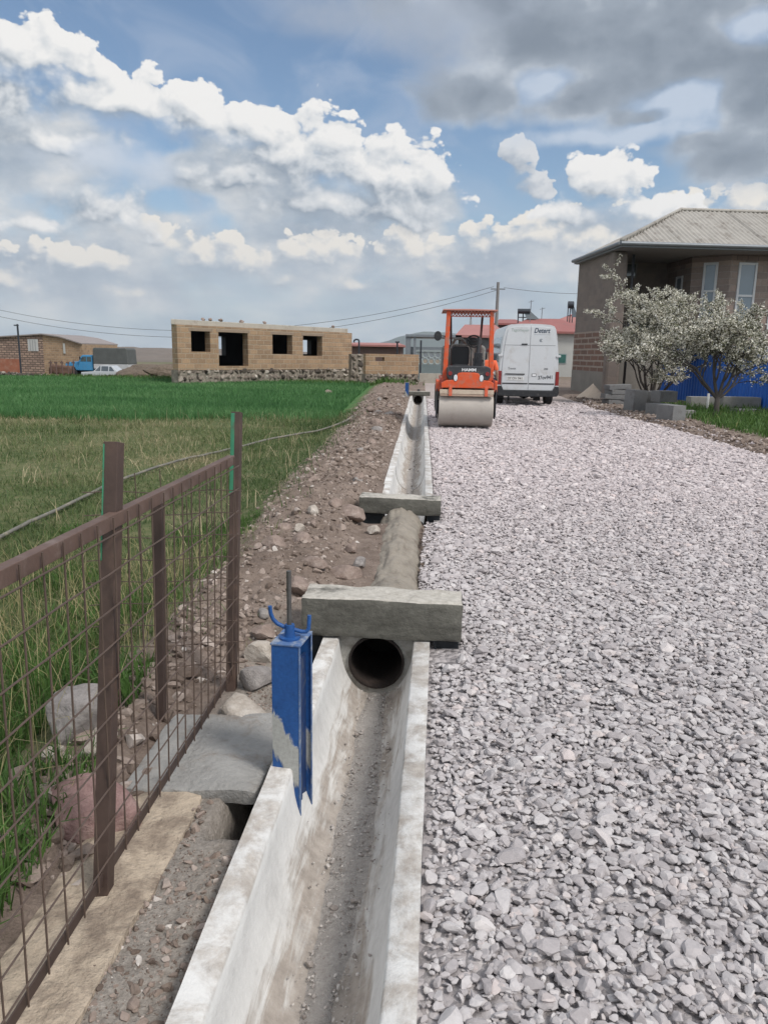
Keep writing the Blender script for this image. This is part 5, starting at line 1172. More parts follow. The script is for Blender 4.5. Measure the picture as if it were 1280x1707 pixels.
def build_unfinished():
    o0 = at(298, 640); o1 = o0+np.array([.556, .831, 0])*12.9; o1 = at(586, 633) ; ex = (o1-o0); L = float(np.linalg.norm(ex)); ex = ex/L; rz = atan2(ex[1], ex[0])
    r_ = thing('unfinished_house', 'unfinished roofless tuff block house with dark window openings across the green field', 'house', (o0[0], o0[1], 0), rz)
    H = lambda px, py: plane_hit(px, py, o0, ex)
    zt = H(300, 541)[1]; zb = .62
    ops = []
    for (a, c, t, d) in ((318, 350, 551, 586), (364, 413, 553, 610), (454, 487, 557, 590), (505, 537, 559, 593)):
        x0, z1 = H(a, t); x1, _ = H(c, t); _, z0 = H((a+c)/2, d); ops.append((x0, x1, z0, z1))
    b = B(); wall_with_openings(b, L, zb, zt, 0, .38, ops); clean(b.build('front_wall', tuff, r_))
    # side and rear walls: the plan is a skewed one, the sides run almost straight away from the road
    R = Matrix.Rotation(-rz, 3, 'Z'); sd = R @ Vector((-.295, .955, 0)); D = 7.5
    bx = B(); p = lambda x, d, z: (x+sd.x*d, .38+sd.y*d, z)
    for x0 in (0, L-.38):
        bx.add([p(x0, 0, zb), p(x0+.38, 0, zb), p(x0+.38, D, zb), p(x0, D, zb), p(x0, 0, zt), p(x0+.38, 0, zt), p(x0+.38, D, zt), p(x0, D, zt)], [(0, 1, 2, 3), (4, 5, 6, 7), (0, 1, 5, 4), (1, 2, 6, 5), (2, 3, 7, 6), (3, 0, 4, 7)])
    bx.build('side_wall', tuff, r_)
    # rear wall with openings placed where daylight shows through
    ob = o0+ex*(sd.x*D)+np.array([-ex[1], ex[0], 0])*(.38+sd.y*D); back = []
    for (a, c, t, d) in ((346.5, 356, 560, 589), (358, 376, 560, 592), (498, 519, 566, 590)):
        x0, z1 = plane_hit(a, t, ob, ex); x1, _ = plane_hit(c, t, ob, ex); _, z0 = plane_hit((a+c)/2, d, ob, ex); back.append((x0, x1, max(.7, z0), min(z1, zt-.05)))
    back = [(max(0.02, q[0]), min(L-.02, q[1]), q[2], q[3]) for q in back if q[1] > .1 and q[0] < L-.1]
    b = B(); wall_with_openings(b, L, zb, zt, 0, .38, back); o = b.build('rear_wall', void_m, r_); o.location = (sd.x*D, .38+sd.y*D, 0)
    b = B(); b.add([p(0.0, -.3, zt), p(L, -.3, zt), p(L, D+.38, zt), p(0.0, D+.38, zt), p(0, -.3, zt+.24), p(L, -.3, zt+.24), p(L, D+.38, zt+.24), p(0, D+.38, zt+.24)], [(3, 2, 1, 0), (4, 5, 6, 7), (0, 1, 5, 4), (1, 2, 6, 5), (2, 3, 7, 6), (3, 0, 4, 7)])
    b.build('roof_slab', conc_lt, r_, bevel=.02)
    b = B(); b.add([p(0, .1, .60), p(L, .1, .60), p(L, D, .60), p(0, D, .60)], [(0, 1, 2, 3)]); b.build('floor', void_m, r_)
    for (x0, x1, z0, z1) in ops:
        b = B(); b.box(x0-.12, x1+.12, -.008, .05, z1+.0, z1+.13); b.build('lintel', pbr('lintel', (.25, .19, .14), .9, var=.25), r_)
    b = B(); b.box(0, L, .03, .5, -.3, zb); fb = b.build('foundation', rubble_base, r_)
    rg = np.random.default_rng(5); stone_course('foundation_stones', fb, 0, L, -.1, zb, .05, wall_stone, rg, .24)
    for px in (345, 356, 374, 409, 447, 561):
        x, z = H(px, 537); q = o0+ex*x+np.array([-ex[1], ex[0], 0])*.25
        boulder('loose_block', 'dark loose stone lying on the roof edge of the unfinished house', 'stone', (q[0], q[1], zt+.24), (.26, .2, .17), brown_rock, 300+px, random.uniform(0, 3), 'loose stones on the roof edge', sub=2, sink=.1)
build_unfinished()

def build_annex():
    o0, o1 = at(609, 640), at(697, 640); ex = (o1-o0); L = float(np.linalg.norm(ex)); ex /= L
    r_ = thing('block_shed', 'low tuff block shed with one slot opening at the end of the field', 'shed', (o0[0], o0[1], 0), atan2(ex[1], ex[0]))
    H = lambda px, py: plane_hit(px, py, o0, ex); zt = H(650, 590)[1]
    x0, z1 = H(626, 595); x1, z0 = H(641, 602)
    b = B(); wall_with_openings(b, L, .5, zt, 0, .3, [(x0, x1, z0, z1)]); b.box(L-.3, L, .3, 1.2, .5, zt); clean(b.build('wall', tuff, r_))
    b = B(); b.box(0, L, .02, .5, -.3, .5); fb = b.build('foundation', rubble_base, r_); stone_course('foundation_stones', fb, 0, L, 0, .5, .03, wall_stone, np.random.default_rng(6), .2)
    # rough wall between shed and house
    o0, o1 = at(584, 636), at(611, 636); ex = (o1-o0); L = float(np.linalg.norm(ex)); ex /= L
    w = thing('stone_wall', 'short rough stone wall between the unfinished house and the block shed', 'wall', (o0[0], o0[1]+.4, 0), atan2(ex[1], ex[0]))
    zt = plane_hit(598, 590, o0, ex)[1]; b = B(); b.box(0, L, 0, .35, -.2, zt); b.build('core', rubble_base, w); stone_course('stones', w, 0, L, 0, zt, 0, wall_stone, np.random.default_rng(8), .24)
build_annex()

# ------------------------------------------------------------------ the big house on the right
def build_house():
    rz = radians(7.6); O = np.array([6.47, 29.7, 0.]); ex = np.array([cos(rz), sin(rz), 0]); ey = np.array([-sin(rz), cos(rz), 0])
    r_ = thing('stone_house', 'large grey stone house with corrugated hip roof, bay windows and a dark porch', 'house', O, rz)
    H = lambda px, py, ly: plane_hit(px, py, O+ey*ly, ex)
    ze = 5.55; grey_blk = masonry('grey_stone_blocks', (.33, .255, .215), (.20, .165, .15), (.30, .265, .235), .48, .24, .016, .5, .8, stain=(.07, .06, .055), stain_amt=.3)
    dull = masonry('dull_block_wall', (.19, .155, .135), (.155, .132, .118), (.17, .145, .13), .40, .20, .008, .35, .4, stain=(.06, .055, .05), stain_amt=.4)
    courses = masonry('red_courses', (.18, .105, .08), (.14, .092, .074), (.27, .22, .185), .9, .23, .045, .4, .8, stain=(.10, .085, .07), stain_amt=.3)
    plast = pbr('cement_render', (.185, .17, .15), .92, var=.25, scale=1.5, bmp=.5, bscale=20, dirt=(.20, .18, .155), dirt_amt=.4)
    # side wall facing the road: rendered foot, red courses, dull blocks above
    b = B(); b.box(.10, .45, 1.1, 5.42, -.2, .95); b.build('wall_foot', plast, r_)
    b = B(); b.box(.115, .45, 1.1, 5.42, .95, 2.55); b.build('course_wall', courses, r_)
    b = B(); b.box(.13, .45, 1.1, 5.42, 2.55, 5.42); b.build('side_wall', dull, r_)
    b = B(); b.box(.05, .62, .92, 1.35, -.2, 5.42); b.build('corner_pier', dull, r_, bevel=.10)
    b = B(); b.tube([(.78, .86, 5.3), (.78, .86, .2)], .05, 10); b.build('drain_pipe', black_pl, r_, smooth=True)
    # porch
    xb = H(1150, 470, 2.1)[0]
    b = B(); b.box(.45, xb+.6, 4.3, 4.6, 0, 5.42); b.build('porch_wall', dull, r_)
    b = B(); b.box(.45, xb, 1.3, 4.3, 2.0, 2.2); b.box(.45, xb, 1.3, 1.6, -.2, 2.0); b.build('porch_floor', plast, r_)
    x0, z1 = H(1038, 437, 4.3); x1, z0 = H(1060, 463, 4.3)
    f = B(); f.box(x0, x1, 4.27, 4.3, z0, z1); fr = f.build('porch_window', pbr('grey_frame', (.17, .17, .165), .6, var=.1), r_); f = B(); f.box(x0+.07, x1-.07, 4.255, 4.27, z0+.07, z1-.07); f.build('pane', glass_dk, fr)
    # bay: side, slanted face, front
    xc = H(1215, 470, 1.05)[0]; P0, P1, P2, P3_, P4 = (xb, 4.4), (xb, 2.05), (xc, 1.05), (xc+3.1, 1.05), (15.5, 2.4)
    b = B(); poly = [P0, P1, P2, P3_, (xc+4.2, 2.4), P4, (15.5, 5.42), (xb, 5.42)]; b.prism(poly, 'z', -.2, 5.20); b.build('bay_wall', grey_blk, r_)
    b = B(); e = .035; b.prism([(xb-e, 4.3), (xb-e, 2.05-e*.5), (xc-e*.4, 1.05-e), (xc+3.1+e, 1.05-e), (xc+4.2+e, 2.4-e), (15.5, 2.4-e), (15.5, 5.42), (xb-e, 5.42)], 'z', 5.20, 5.42)
    b.build('stone_band', masonry('pink_band', (.22, .165, .145), (.17, .13, .115), (.10, .085, .075), .42, .30, .014, .4, .5), r_)
    wf = pbr('white_window_frame', (.52, .53, .54), .45, var=.08, scale=3)
    def window(pa, pb, za, zb, trans, w=.085):
        """upright window on the wall line pa-pb (plan points)"""
        pa, pb = np.array(pa), np.array(pb); d = (pb-pa); Lw = np.linalg.norm(d); d /= Lw; nrm = np.array([d[1], -d[0]])
        def slab(s0, s1, q0, q1, o0, o1):
            c = [pa+d*s+nrm*o for s, o in ((s0, o0), (s1, o0), (s1, o1), (s0, o1))]
            return [(p[0], p[1], z) for z in (q0, q1) for p in c], [(3, 2, 1, 0), (4, 5, 6, 7), (0, 1, 5, 4), (1, 2, 6, 5), (2, 3, 7, 6), (3, 0, 4, 7)]
        b = B(); b.add(*slab(0, w, za, zb, -.02, .05)); b.add(*slab(Lw-w, Lw, za, zb, -.02, .05)); b.add(*slab(w, Lw-w, zb-w, zb, -.02, .048)); b.add(*slab(w, Lw-w, za, za+w, -.02, .048)); b.add(*slab(w, Lw-w, trans-.04, trans+.04, -.02, .046))
        wi = b.build('window', wf, r_, bevel=.006); b = B(); b.add(*slab(w, Lw-w, za+w, zb-w, .004, .018)); b.build('pane', glass_lt, wi)
        b = B(); b.add(*slab(-.06, Lw+.06, za-.09, za-.004, -.02, .10)); b.build('sill', plast, wi)
    f_ = np.array(P2)-np.array(P1); f_ = f_/np.linalg.norm(f_); orig = O+ex*P1[0]+ey*P1[1]; fw = ex*f_[0]+ey*f_[1]
    s0, z1 = plane_hit(1174, 438, orig, fw); s1, _ = plane_hit(1198, 438, orig, fw); _, zt = plane_hit(1186, 485, orig, fw)
    window(np.array(P1)+f_*s0, np.array(P1)+f_*s1, z1-2.45, z1, zt)
    x0, z1 = H(1232, 437, 1.05); x1, _ = H(1263, 437, 1.05); _, zt = H(1247, 493, 1.05)
    window((x0, 1.05), (x1, 1.05), z1-2.45, z1, zt); window((x0+1.35, 1.05), (x1+1.35, 1.05), z1-2.45, z1, zt)
    window((xb, 3.35), (xb, 2.75), z1-2.0, z1-.35, z1-1.2)
    # eaves, gutter, soffit
    W_h, D_h = 15.8, 5.55
    b = B(); b.box(.02, W_h, .02, D_h, ze-.13, ze-.07); b.build('soffit', pbr('soffit_boards', (.19, .185, .18), .8, var=.2, scale=3), r_)
    gut = pbr('zinc_gutter', (.19, .205, .22), .5, .3, var=.15, scale=3)
    b = B(); b.box(-.06, W_h, -.06, .02, ze-.12, ze+.05); b.box(-.06, .02, .02, D_h, ze-.12, ze+.05); b.tube([(-.10, -.12, ze+.0), (W_h, -.12, ze+.0)], .07, 10); b.tube([(-.12, -.10, ze), (-.12, D_h, ze)], .07, 10); b.build('gutter', gut, r_)
    # corrugated hip roof
    roofm = pbr('asbestos_cement_sheets', (.33, .31, .28), .9, var=.18, scale=1.2, bmp=.4, bscale=30, dirt=(.17, .145, .125), dirt_amt=.45)
    half = 3.6; zr = 1.78; V = []; Fs = []
    def corr(u, v):   # u along the eave, v up the slope
        col = int(u/1.1); row = int(v/1.25)
        return .030*sin(2*pi*u/.19)+.014*((row*1.25+1.25-v)/1.25)+.012*(((col*7) % 3)-1)*.5-.02*(min(u % 1.1, 1.1-u % 1.1) < .03)
    def face(fn, umax, lim, du=.0317, rows=14):
        nonlocal V, Fs
        us = np.arange(-.12, umax, du); prev = None
        for u in us:
            t1 = lim(u); col = []
            if t1 <= .02: prev = None; continue
            for q in range(rows+1):
                v = -.12+(t1+.12)*q/rows; col.append(len(V)); V.append(fn(u, v, corr(u, v)))
            if prev: Fs += [(prev[q], col[q], col[q+1], prev[q+1]) for q in range(rows)]
            prev = col
    k = zr/half
    face(lambda u, v, c: (u, v, ze+.07+v*k+c), W_h, lambda u: min(half, u+.12, W_h+3-u))
    face(lambda u, v, c: (v, u, ze+.07+v*k+c), D_h+.12, lambda u: u+.12 if u <= half else half*(D_h+.12-u)/(D_h+.12-half))
    b = B(); b.v, b.f = V, Fs; b.f += []; b.add([(half, half, ze+zr+.05), (W_h, half, ze+zr+.05), (W_h, D_h+.1, ze+.02), (-.1, D_h+.1, ze+.02)], [(0, 1, 2, 3)]); rf = b.build('roof', roofm, r_, smooth=50.0)
    b = B(); b.tube([(-.08, -.08, ze+.10), (half, half, ze+zr+.11), (W_h, half, ze+zr+.11)], .07, 8); b.build('ridge_cap', roofm, rf, smooth=True)
    return r_
build_house()

# blue sheet fence, kerb blocks, sand
def build_right_side():
    o0, o1 = at(1098, 664), at(1300, 692); ex = o1-o0; L = float(np.linalg.norm(ex))+3; ex /= np.linalg.norm(ex)
    r_ = thing('sheet_fence', 'bright blue corrugated sheet fence behind the blossoming trees', 'fence', (o0[0], o0[1], 0), atan2(ex[1], ex[0]))
    m, N, p = material('blue_sheet'); c = ocoord(N); n = N.noise(c, 1.4, 5, .6); n2 = N.noise(N.v('MULTIPLY', c, (9, 9, .8)), 1, 4, .6)
    N.put(p.inputs['Base Color'], N.ramp(N.m('ADD', N.m('MULTIPLY', n, .6), N.m('MULTIPLY', n2, .4)), [(.3, (.010, .085, .36)), (.7, (.018, .14, .55))])); p.inputs['Roughness'].default_value = .45
    b = B(); V = []; xs = np.arange(0, L, .05)
    for i, x in enumerate(xs): d = .022*(1 if (i//2) % 2 else -1); V += [(x, d, .05), (x, d, 1.92), (x, d+.006, 1.92), (x, d+.006, .05)]
    for i in range(len(xs)-1): a = i*4; b.f += [(a, a+4, a+5, a+1), (a+2, a+6, a+7, a+3), (a+1, a+5, a+6, a+2)]
    b.v = V; b.build('sheet', m, r_)
    b = B()
    for x in np.arange(.1, L, 2.4):
        q = B(); q.box(x-.03, x+.03, .04, .10, -.2, 1.95); q.build('post', pbr('blue_post', (.02, .05, .16), .6, var=.2), r_)
    q = B(); q.box(0, L, .03, .07, .45, .51); q.box(0, L, .03, .07, 1.5, 1.56); q.build('rail', pbr('blue_post', (.02, .05, .16), .6, var=.2), r_)
    blk_m = pbr('kerb_block_concrete', (.165, .165, .165), .9, var=.22, scale=4, bmp=.7, bscale=30, bdist=.01, dirt=(.11, .10, .095), dirt_amt=.4)
    blk_l = pbr('pale_block_concrete', (.24, .235, .22), .9, var=.22, scale=4, bmp=.7, bscale=30, bdist=.01, dirt=(.16, .15, .13), dirt_amt=.4)
    def block(lb, px, py, w, d, h, z, rz, mt, grp='grey concrete blocks by the road', tilt=0):
        g = at(px, py); b = rough_beam(-w/2, w/2, -d/2, d/2, 0, h, px, .012, .06); o = b.build('concrete_block', mt, None, smooth=40.0)
        o.location = (g[0], g[1]+d/2, float(ground_h(g[0], g[1]))+z); o.rotation_euler = (0, radians(tilt), radians(rz)); tag(o, lb, 'concrete block', grp)
    block('bottom flat block of the leftmost stack by the road', 1026, 676, .62, .5, .16, -.02, 14, blk_m)
    block('second flat block up in the leftmost stack by the road', 1024, 676, .70, .5, .15, .15, 6, blk_m, tilt=3)
    block('third flat block up in the leftmost stack by the road', 1029, 676, .60, .5, .15, .31, 18, blk_m)
    block('topmost flat block of the leftmost stack by the road', 1030, 676, .72, .5, .15, .47, 10, blk_m, tilt=-3)
    block('tall upright block between the flat stack and the stepped stack', 1060, 687, .46, .45, .62, -.02, 22, blk_m, tilt=4)
    block('dark square block leaning behind the tall upright block', 1088, 686, .50, .40, .55, -.02, -12, blk_m, tilt=-5)
    block('big lower block of the stepped stack, nearest the gravel', 1122, 706, .40, .55, .38, -.03, 28, blk_m)
    block('rear lower block of the stepped stack beside the gravel', 1103, 694, .55, .5, .30, -.02, 24, blk_m)
    block('upper block set back on top of the stepped stack', 1108, 690, .55, .45, .30, .28, 18, blk_m)
    block('thin pale stone lying at the right foot of the stepped stack', 1147, 700, .34, .3, .10, -.01, 8, blk_l)
    block('second thin pale stone stacked at the right foot of the blocks', 1149, 700, .30, .28, .09, .10, -6, blk_l)
    block('long pale block lying behind the thin tree trunk', 1236, 687, 1.05, .42, .42, -.02, -4, blk_l)
    block('long pale block standing left of the thin tree trunk by the blue fence', 1176, 684, .95, .42, .38, -.02, 3, blk_l)
    block('low broken block lying at the foot of the long pale block', 1248, 694, .7, .4, .16, -.02, 8, blk_m)
    sand = pbr('pale_sand', (.38, .32, .265), .95, var=.15, scale=3, bmp=.5, bscale=30)
    for (px, py, w, h, lb) in ((990, 665, 1.3, .55, 'small pale sand heap against the corner of the stone house'), (1035, 655, 2.2, .75, 'wider pale sand heap behind the block stack')):
        g = at(px, py); V = []; n = 36
        for i in range(13):
            rr = i/12
            for k in range(n):
                t = 2*pi*k/n; s = w/2*rr*(1+.25*float(fbm(cos(t)*1.5+px, sin(t)*1.5, 3, 1))); V.append((s*cos(t), s*sin(t)*.8, h*(1-rr)**1.25+.10*float(fbm(s*cos(t)*2+px, s*sin(t)*2, 3, 1))*(1-rr)))
        Fs = [(i*n+k, i*n+(k+1) % n, (i+1)*n+(k+1) % n, (i+1)*n+k) for i in range(12) for k in range(n)]
        b = B(); b.v, b.f = V, Fs; o = b.build('sand_heap', sand, None, smooth=True); o.location = (g[0], g[1]+.4, float(ground_h(g[0], g[1]))-.02); tag(o, lb, 'sand heap')
    g = at(1194, 690); b = B(); b.tube([(0, 0, -.1), (.01, 0, .55)], .035, 8); o = b.build('stake', pbr('white_stake', (.6, .6, .58), .7, var=.1), None, smooth=True); o.location = (g[0]-.14, g[1]+.4, 0); tag(o, 'short white stake beside the thin tree trunk', 'stake')
build_right_side()

# ------------------------------------------------------------------ blossoming trees
bark = pbr('grey_bark', (.075, .065, .058), .9, var=.35, scale=12, bmp=.6, bscale=60)
def blossom_mat():
    m, N, p = material('white_blossom'); a = N.n('ShaderNodeAttribute'); a.attribute_name = 'rnd'
    col = N.ramp(a.outputs['Fac'], [(0, (.06, .07, .03)), (.30, (.14, .14, .07)), (.34, (.48, .455, .36)), (.7, (.70, .67, .575)), (1, (.84, .82, .75))])
    N.put(p.inputs['Base Color'], col); p.inputs['Roughness'].default_value = .7; tr = N.n('ShaderNodeBsdfTranslucent'); N.put(tr.inputs[0], col); ms = N.n('ShaderNodeMixShader'); ms.inputs[0].default_value = .2
    N.L.new(p.outputs[0], ms.inputs[1]); N.L.new(tr.outputs[0], ms.inputs[2]); N.L.new(ms.outputs[0], N.t.nodes['Material Output'].inputs['Surface']); return m
BLOSSOM = blossom_mat()
def tree(label, loc, stems, seed, spread, height, nblos, fork, up=.55, levels=4, lo=.5, olive=.27):
    rg = np.random.default_rng(seed); r_ = thing('blossom_tree', label, 'tree', loc, 0); limbs = []; twigs = []
    def grow(p, d, length, rad, lev):
        pts = [np.array(p)]; n = 5; d = d/np.linalg.norm(d)
        for i in range(n):
            d = d+rg.normal(0, .10, 3)+np.array([0, 0, .05 if lev < 2 else -.01*lev]); d /= np.linalg.norm(d); pts.append(pts[-1]+d*length/n)
        limbs.append((pts, np.linspace(rad, rad*.55, n+1)))
        if lev >= 2: twigs.append((pts, lev))
        if lev >= levels: return
        k = rg.integers(3, 5) if lev else 3
        for j in range(k):
            t = rg.uniform(.35, 1.0) if j else 1.0; q = pts[int(round(t*n))]
            a = rg.uniform(0, 2*pi); side = np.array([cos(a), sin(a), rg.uniform(-.15, .5)]); nd = d*rg.uniform(.5, .95)+side*rg.uniform(.45, .85)
            grow(q, nd, length*rg.uniform(.58, .8), rad*.58, lev+1)
    for (dx, dy, dz, L0, rad) in stems: grow((0, 0, fork if fork else -.05), np.array([dx, dy, dz]), L0, rad, 0)
    b = B()
    if fork: b.tube([(0, 0, -.15), (.01, 0, fork*.5), (0, 0, fork+.04)], [.085, .068, .062], 10)
    for pts, rad in limbs: b.tube(pts, list(np.maximum(rad, .005)), 6 if rad[0] > .02 else 4, cap=False)
    b.build('trunk', bark, r_, smooth=True)
    # blossom: small clustered petals along the twigs
    P = []
    W = np.array([1.0 if lev >= 3 else .45 for _, lev in twigs]); W /= W.sum(); idx = rg.choice(len(twigs), nblos, p=W)
    for i in idx:
        pts, lev = twigs[i]; t = rg.random()**.7*(len(pts)-1); k = min(int(t), len(pts)-2); q = pts[k]+(pts[k+1]-pts[k])*(t-k); P.append(q+rg.normal(0, .024, 3))
    P = np.array(P); P = P[P[:, 2] > lo*(1+.25*rg.normal(size=len(P)))]; n = len(P); m_ = 3
    C = np.repeat(P, m_, 0)+rg.normal(0, .022, (n*m_, 3)); N_ = n*m_; u = rg.normal(size=(N_, 3)); u /= np.linalg.norm(u, axis=1)[:, None]; w = rg.normal(size=(N_, 3)); w -= u*(u*w).sum(1)[:, None]; w /= np.linalg.norm(w, axis=1)[:, None]
    s = rg.uniform(.012, .030, N_)[:, None]; V = np.stack([C-u*s, C+w*s*.8, C+u*s, C-w*s*.8], 1).reshape(-1, 3)
    Fc = (np.arange(N_)*4)[:, None]+np.arange(4)[None]; R = np.where(rg.random(N_) < olive, rg.uniform(0, .30, N_), rg.uniform(.36, 1, N_))
    np_mesh('crown', V, Fc, BLOSSOM, r_, R); return r_
g1 = at(1084, 672); g2 = at(1192, 697)
tree('big bushy white-blossom tree in front of the dark porch of the stone house', (g1[0], g1[1], 0), [(-.75, .05, 1, 1.55, .05), (-.3, -.1, 1, 1.7, .055), (.1, .1, 1, 1.75, .06), (.45, -.05, 1, 1.65, .05), (.8, .1, .95, 1.5, .045), (-.05, -.4, .9, 1.45, .045), (-.55, .2, .75, 1.3, .04), (.55, -.2, .7, 1.3, .04)], 3, 1, 4, 42000, 0, lo=.36)
tree('smaller vase-shaped blossom tree with bare thin trunk in the grass', (g2[0], g2[1], 0), [(-.66, .1, 1, 1.02, .045), (-.15, -.2, 1, 1.08, .05), (.30, .1, 1, 1.08, .045), (.72, 0, .95, 1.05, .045), (1.0, .2, .75, 1.08, .035), (-.9, 0, .75, .98, .035)], 8, 1, 3, 13500, .50, lo=.95, olive=.34)

# ------------------------------------------------------------------ the village behind
red_roof = pbr('dull_red_sheet_roof', (.27, .105, .095), .7, var=.15, scale=1, dirt=(.22, .13, .12), dirt_amt=.4)
red_roof2 = pbr('faded_red_roof', (.33, .15, .135), .7, var=.15, scale=1)
pale_wall = pbr('pale_rendered_wall', (.40, .40, .38), .9, var=.15, scale=1)
brown_wall = pbr('brown_dark_wall', (.115, .075, .065), .9, var=.2, scale=1)
teal = pbr('teal_grey_paint', (.15, .19, .195), .7, var=.15, scale=2)
teal_lt = pbr('pale_teal_concrete', (.27, .31, .31), .8, var=.15, scale=2)
grey_metal = pbr('grey_galvanised', (.21, .23, .25), .5, .4, var=.15, scale=3)
dark_metal = pbr('dark_tank', (.035, .04, .05), .45, .3, var=.2)
def Z(px, py, Y): return float(aty(px, py, Y)[2])
def X(px, py, Y): return float(aty(px, py, Y)[0])
def simple_house(name, label, px0, px1, y_eave, y_ridge, Y, depth, wall, roof, hip=.35, wins=(), over=.35, ridge_px=None, overw=None):
    x0, x1 = X(px0, y_eave, Y), X(px1, y_eave, Y); ze = Z((px0+px1)/2, y_eave, Y); zr = Z((px0+px1)/2, y_ridge, Y+depth/2); w = x1-x0
    r_ = thing(name, label, 'house', (x0, Y, 0)); b = B(); b.box(0, w, over, depth, -.3, ze); wl = b.build('wall', wall, r_)
    h = w*hip; b = B(); e = over
    vs = [(-e, 0, ze-.02), (w+e, 0, ze-.02), (w+e, depth+e, ze-.02), (-e, depth+e, ze-.02), (h, depth/2, zr), (w-h, depth/2, zr), (-e, 0, ze+.13), (w+e, 0, ze+.13), (w+e, depth+e, ze+.13), (-e, depth+e, ze+.13)]
    b.add(vs, [(3, 2, 1, 0), (0, 1, 7, 6), (1, 2, 8, 7), (2, 3, 9, 8), (3, 0, 6, 9), (6, 7, 5, 4), (8, 9, 4, 5), (7, 8, 5), (9, 6, 4)]); b.build('roof', roof, r_)
    for (a, c, t, d, mt) in wins:
        xa, xc = X(a, t, Y)-x0, X(c, t, Y)-x0; za, zc = Z(a, d, Y), Z(a, t, Y); b = B(); b.box(xa, xc, over-.04, over+.02, za, zc); f = b.build('window', teal_lt, r_); b = B(); b.box(xa+.07, xc-.07, over-.06, over-.03, za+.07, zc-.07); b.build('pane', mt, f)
    return r_
grn = pbr('green_glass', (.05, .13, .115), .2, var=.2)
simple_house('red_roofed_house', 'red hip-roofed house with pale wall seen behind the white van', 846, 985, 555, 531, 58, 7, pale_wall, red_roof, .30, wins=((931, 946, 589, 606, grn),))
simple_house('red_roofed_house', 'higher red-roofed house peeping out between the van roof and the stone house', 908, 1040, 549, 522, 72, 8, pale_wall, red_roof2, .45)
simple_house('red_roofed_house', 'dark fronted red-roofed house seen through the road roller frame', 768, 840, 562, 541, 52, 7, pbr('dark_front', (.10, .105, .11), .8, var=.3, scale=1), red_roof2, .12, wins=((800, 809, 582, 602, grn),))
simple_house('red_roofed_house', 'small red gable roof just left of the van top', 833, 868, 541, 532, 66, 6, brown_wall, red_roof, .1)
simple_house('long_brown_building', 'long low brown building with a pinkish roof edge behind the block shed', 580, 667, 577, 571, 66, 6, brown_wall, red_roof2, .05)
for (px, yt, yb, hook, lb) in ((598, 566, 578, 1, 'bent hook-shaped flue pipe on the long brown building'), (662, 570, 580, 0, 'short capped flue pipe at the right end of the long brown building')):
    Y = 64; x = X(px, yt, Y); z0, z1 = Z(px, yb+14, Y), Z(px, yt, Y); b = B()
    pts = [(0, 0, z0), (0, 0, z1-.1)]+([(-.05, 0, z1), (-.25, 0, z1+.03), (-.40, 0, z1-.05), (-.42, 0, z1-.22)] if hook else [(0, 0, z1)]); b.tube(pts, .07, 8)
    if not hook: b.box(-.18, .18, -.1, .1, z1-.04, z1+.06)
    o = b.build('flue_pipe', dark_metal, None, smooth=40.0); o.location = (x, Y+.25, 0); tag(o, lb, 'flue pipe')
# solar water heaters on the roofs
def heater(label, px, yb, yt, w, Y):
    x = X(px, yb, Y); z0, z1 = Z(px, yb, Y), Z(px, yt, Y); h = z1-z0; r_ = thing('water_heater', label, 'water heater', (x, Y, z0-.5), 0, None)
    b = B(); b.cyl((-w*.45, 0, h+.25), (w*.1, 0, h+.25), h*.24, n=16); b.build('tank', dark_metal, r_, smooth=40.0)
    b = B()
    for s in (-w*.42, -w*.2, w*.05): b.tube([(s, 0, 0), (s, 0, h+.3)], .045, 6)
    b.tube([(w*.05, 0, h+.2), (w*.5, 0, .45)], .05, 6); b.tube([(-w*.42, 0, .6), (w*.4, 0, .6)], .04, 6); b.build('stand', dark_metal, r_)
    b = B(); b.add([(-w*.05, -.5, .45), (w*.5, -.5, .45), (w*.1, .1, h+.3), (-w*.2, .1, h+.3)], [(0, 1, 2, 3)]); b.build('collector', glass_dk, r_); return r_
heater('dark solar water heater on a stand on the red roof above the van', 879, 531, 513, 1.7, 61.5)
heater('dark tank on a stand at the edge of the stone house skyline', 953, 528, 503, .9, 73)
for px, y0, y1, Y, lb in ((902, 530, 512, 61.5, 'thin bent aerial right of the solar heater'), (882, 545, 500, 60.5, 'thin upright aerial mast above the van roof')):
    b = B(); x = X(px, y0, Y); b.tube([(0, 0, Z(px, y0, Y)-.6), (.05, 0, Z(px, y1, Y))], .03, 5); b.tube([(-.15, 0, Z(px, y1, Y)-.15), (.25, 0, Z(px, y1, Y)-.05)], .02, 5); o = b.build('aerial', grey_metal, None); o.location = (x, Y, 0); tag(o, lb, 'aerial')

# open shelter and balustrade fence
Y = 52; xa, xc = X(676, 560, Y), X(770, 560, Y); zt = Z(710, 557, Y); r_ = thing('shelter', 'flat grey roofed open shelter on thin posts left of the roller', 'shelter', (xa, Y, 0))
b = B(); b.box(.0, xc-xa, 0, 5, zt-.18, zt); b.build('roof', grey_metal, r_, bevel=.02)
for px in (678, 682.5, 691, 760):
    x = X(px, 575, Y)-xa; b = B(); b.box(x-.08, x+.08, .1, .26, -.2, zt-.18); b.build('post', grey_metal, r_)
b = B(); b.box(.2, xc-xa, .35, .5, Z(700, 598, Y), Z(700, 578, Y)); b.build('low_wall', pbr('slate_grey', (.20, .225, .245), .8, var=.15), r_)
Y = 47; xa, xc = X(693, 600, Y), X(748, 600, Y); r_ = thing('balustrade_fence', 'teal grey concrete balustrade fence with rings left of the roller', 'fence', (xa, Y, 0)); L = xc-xa
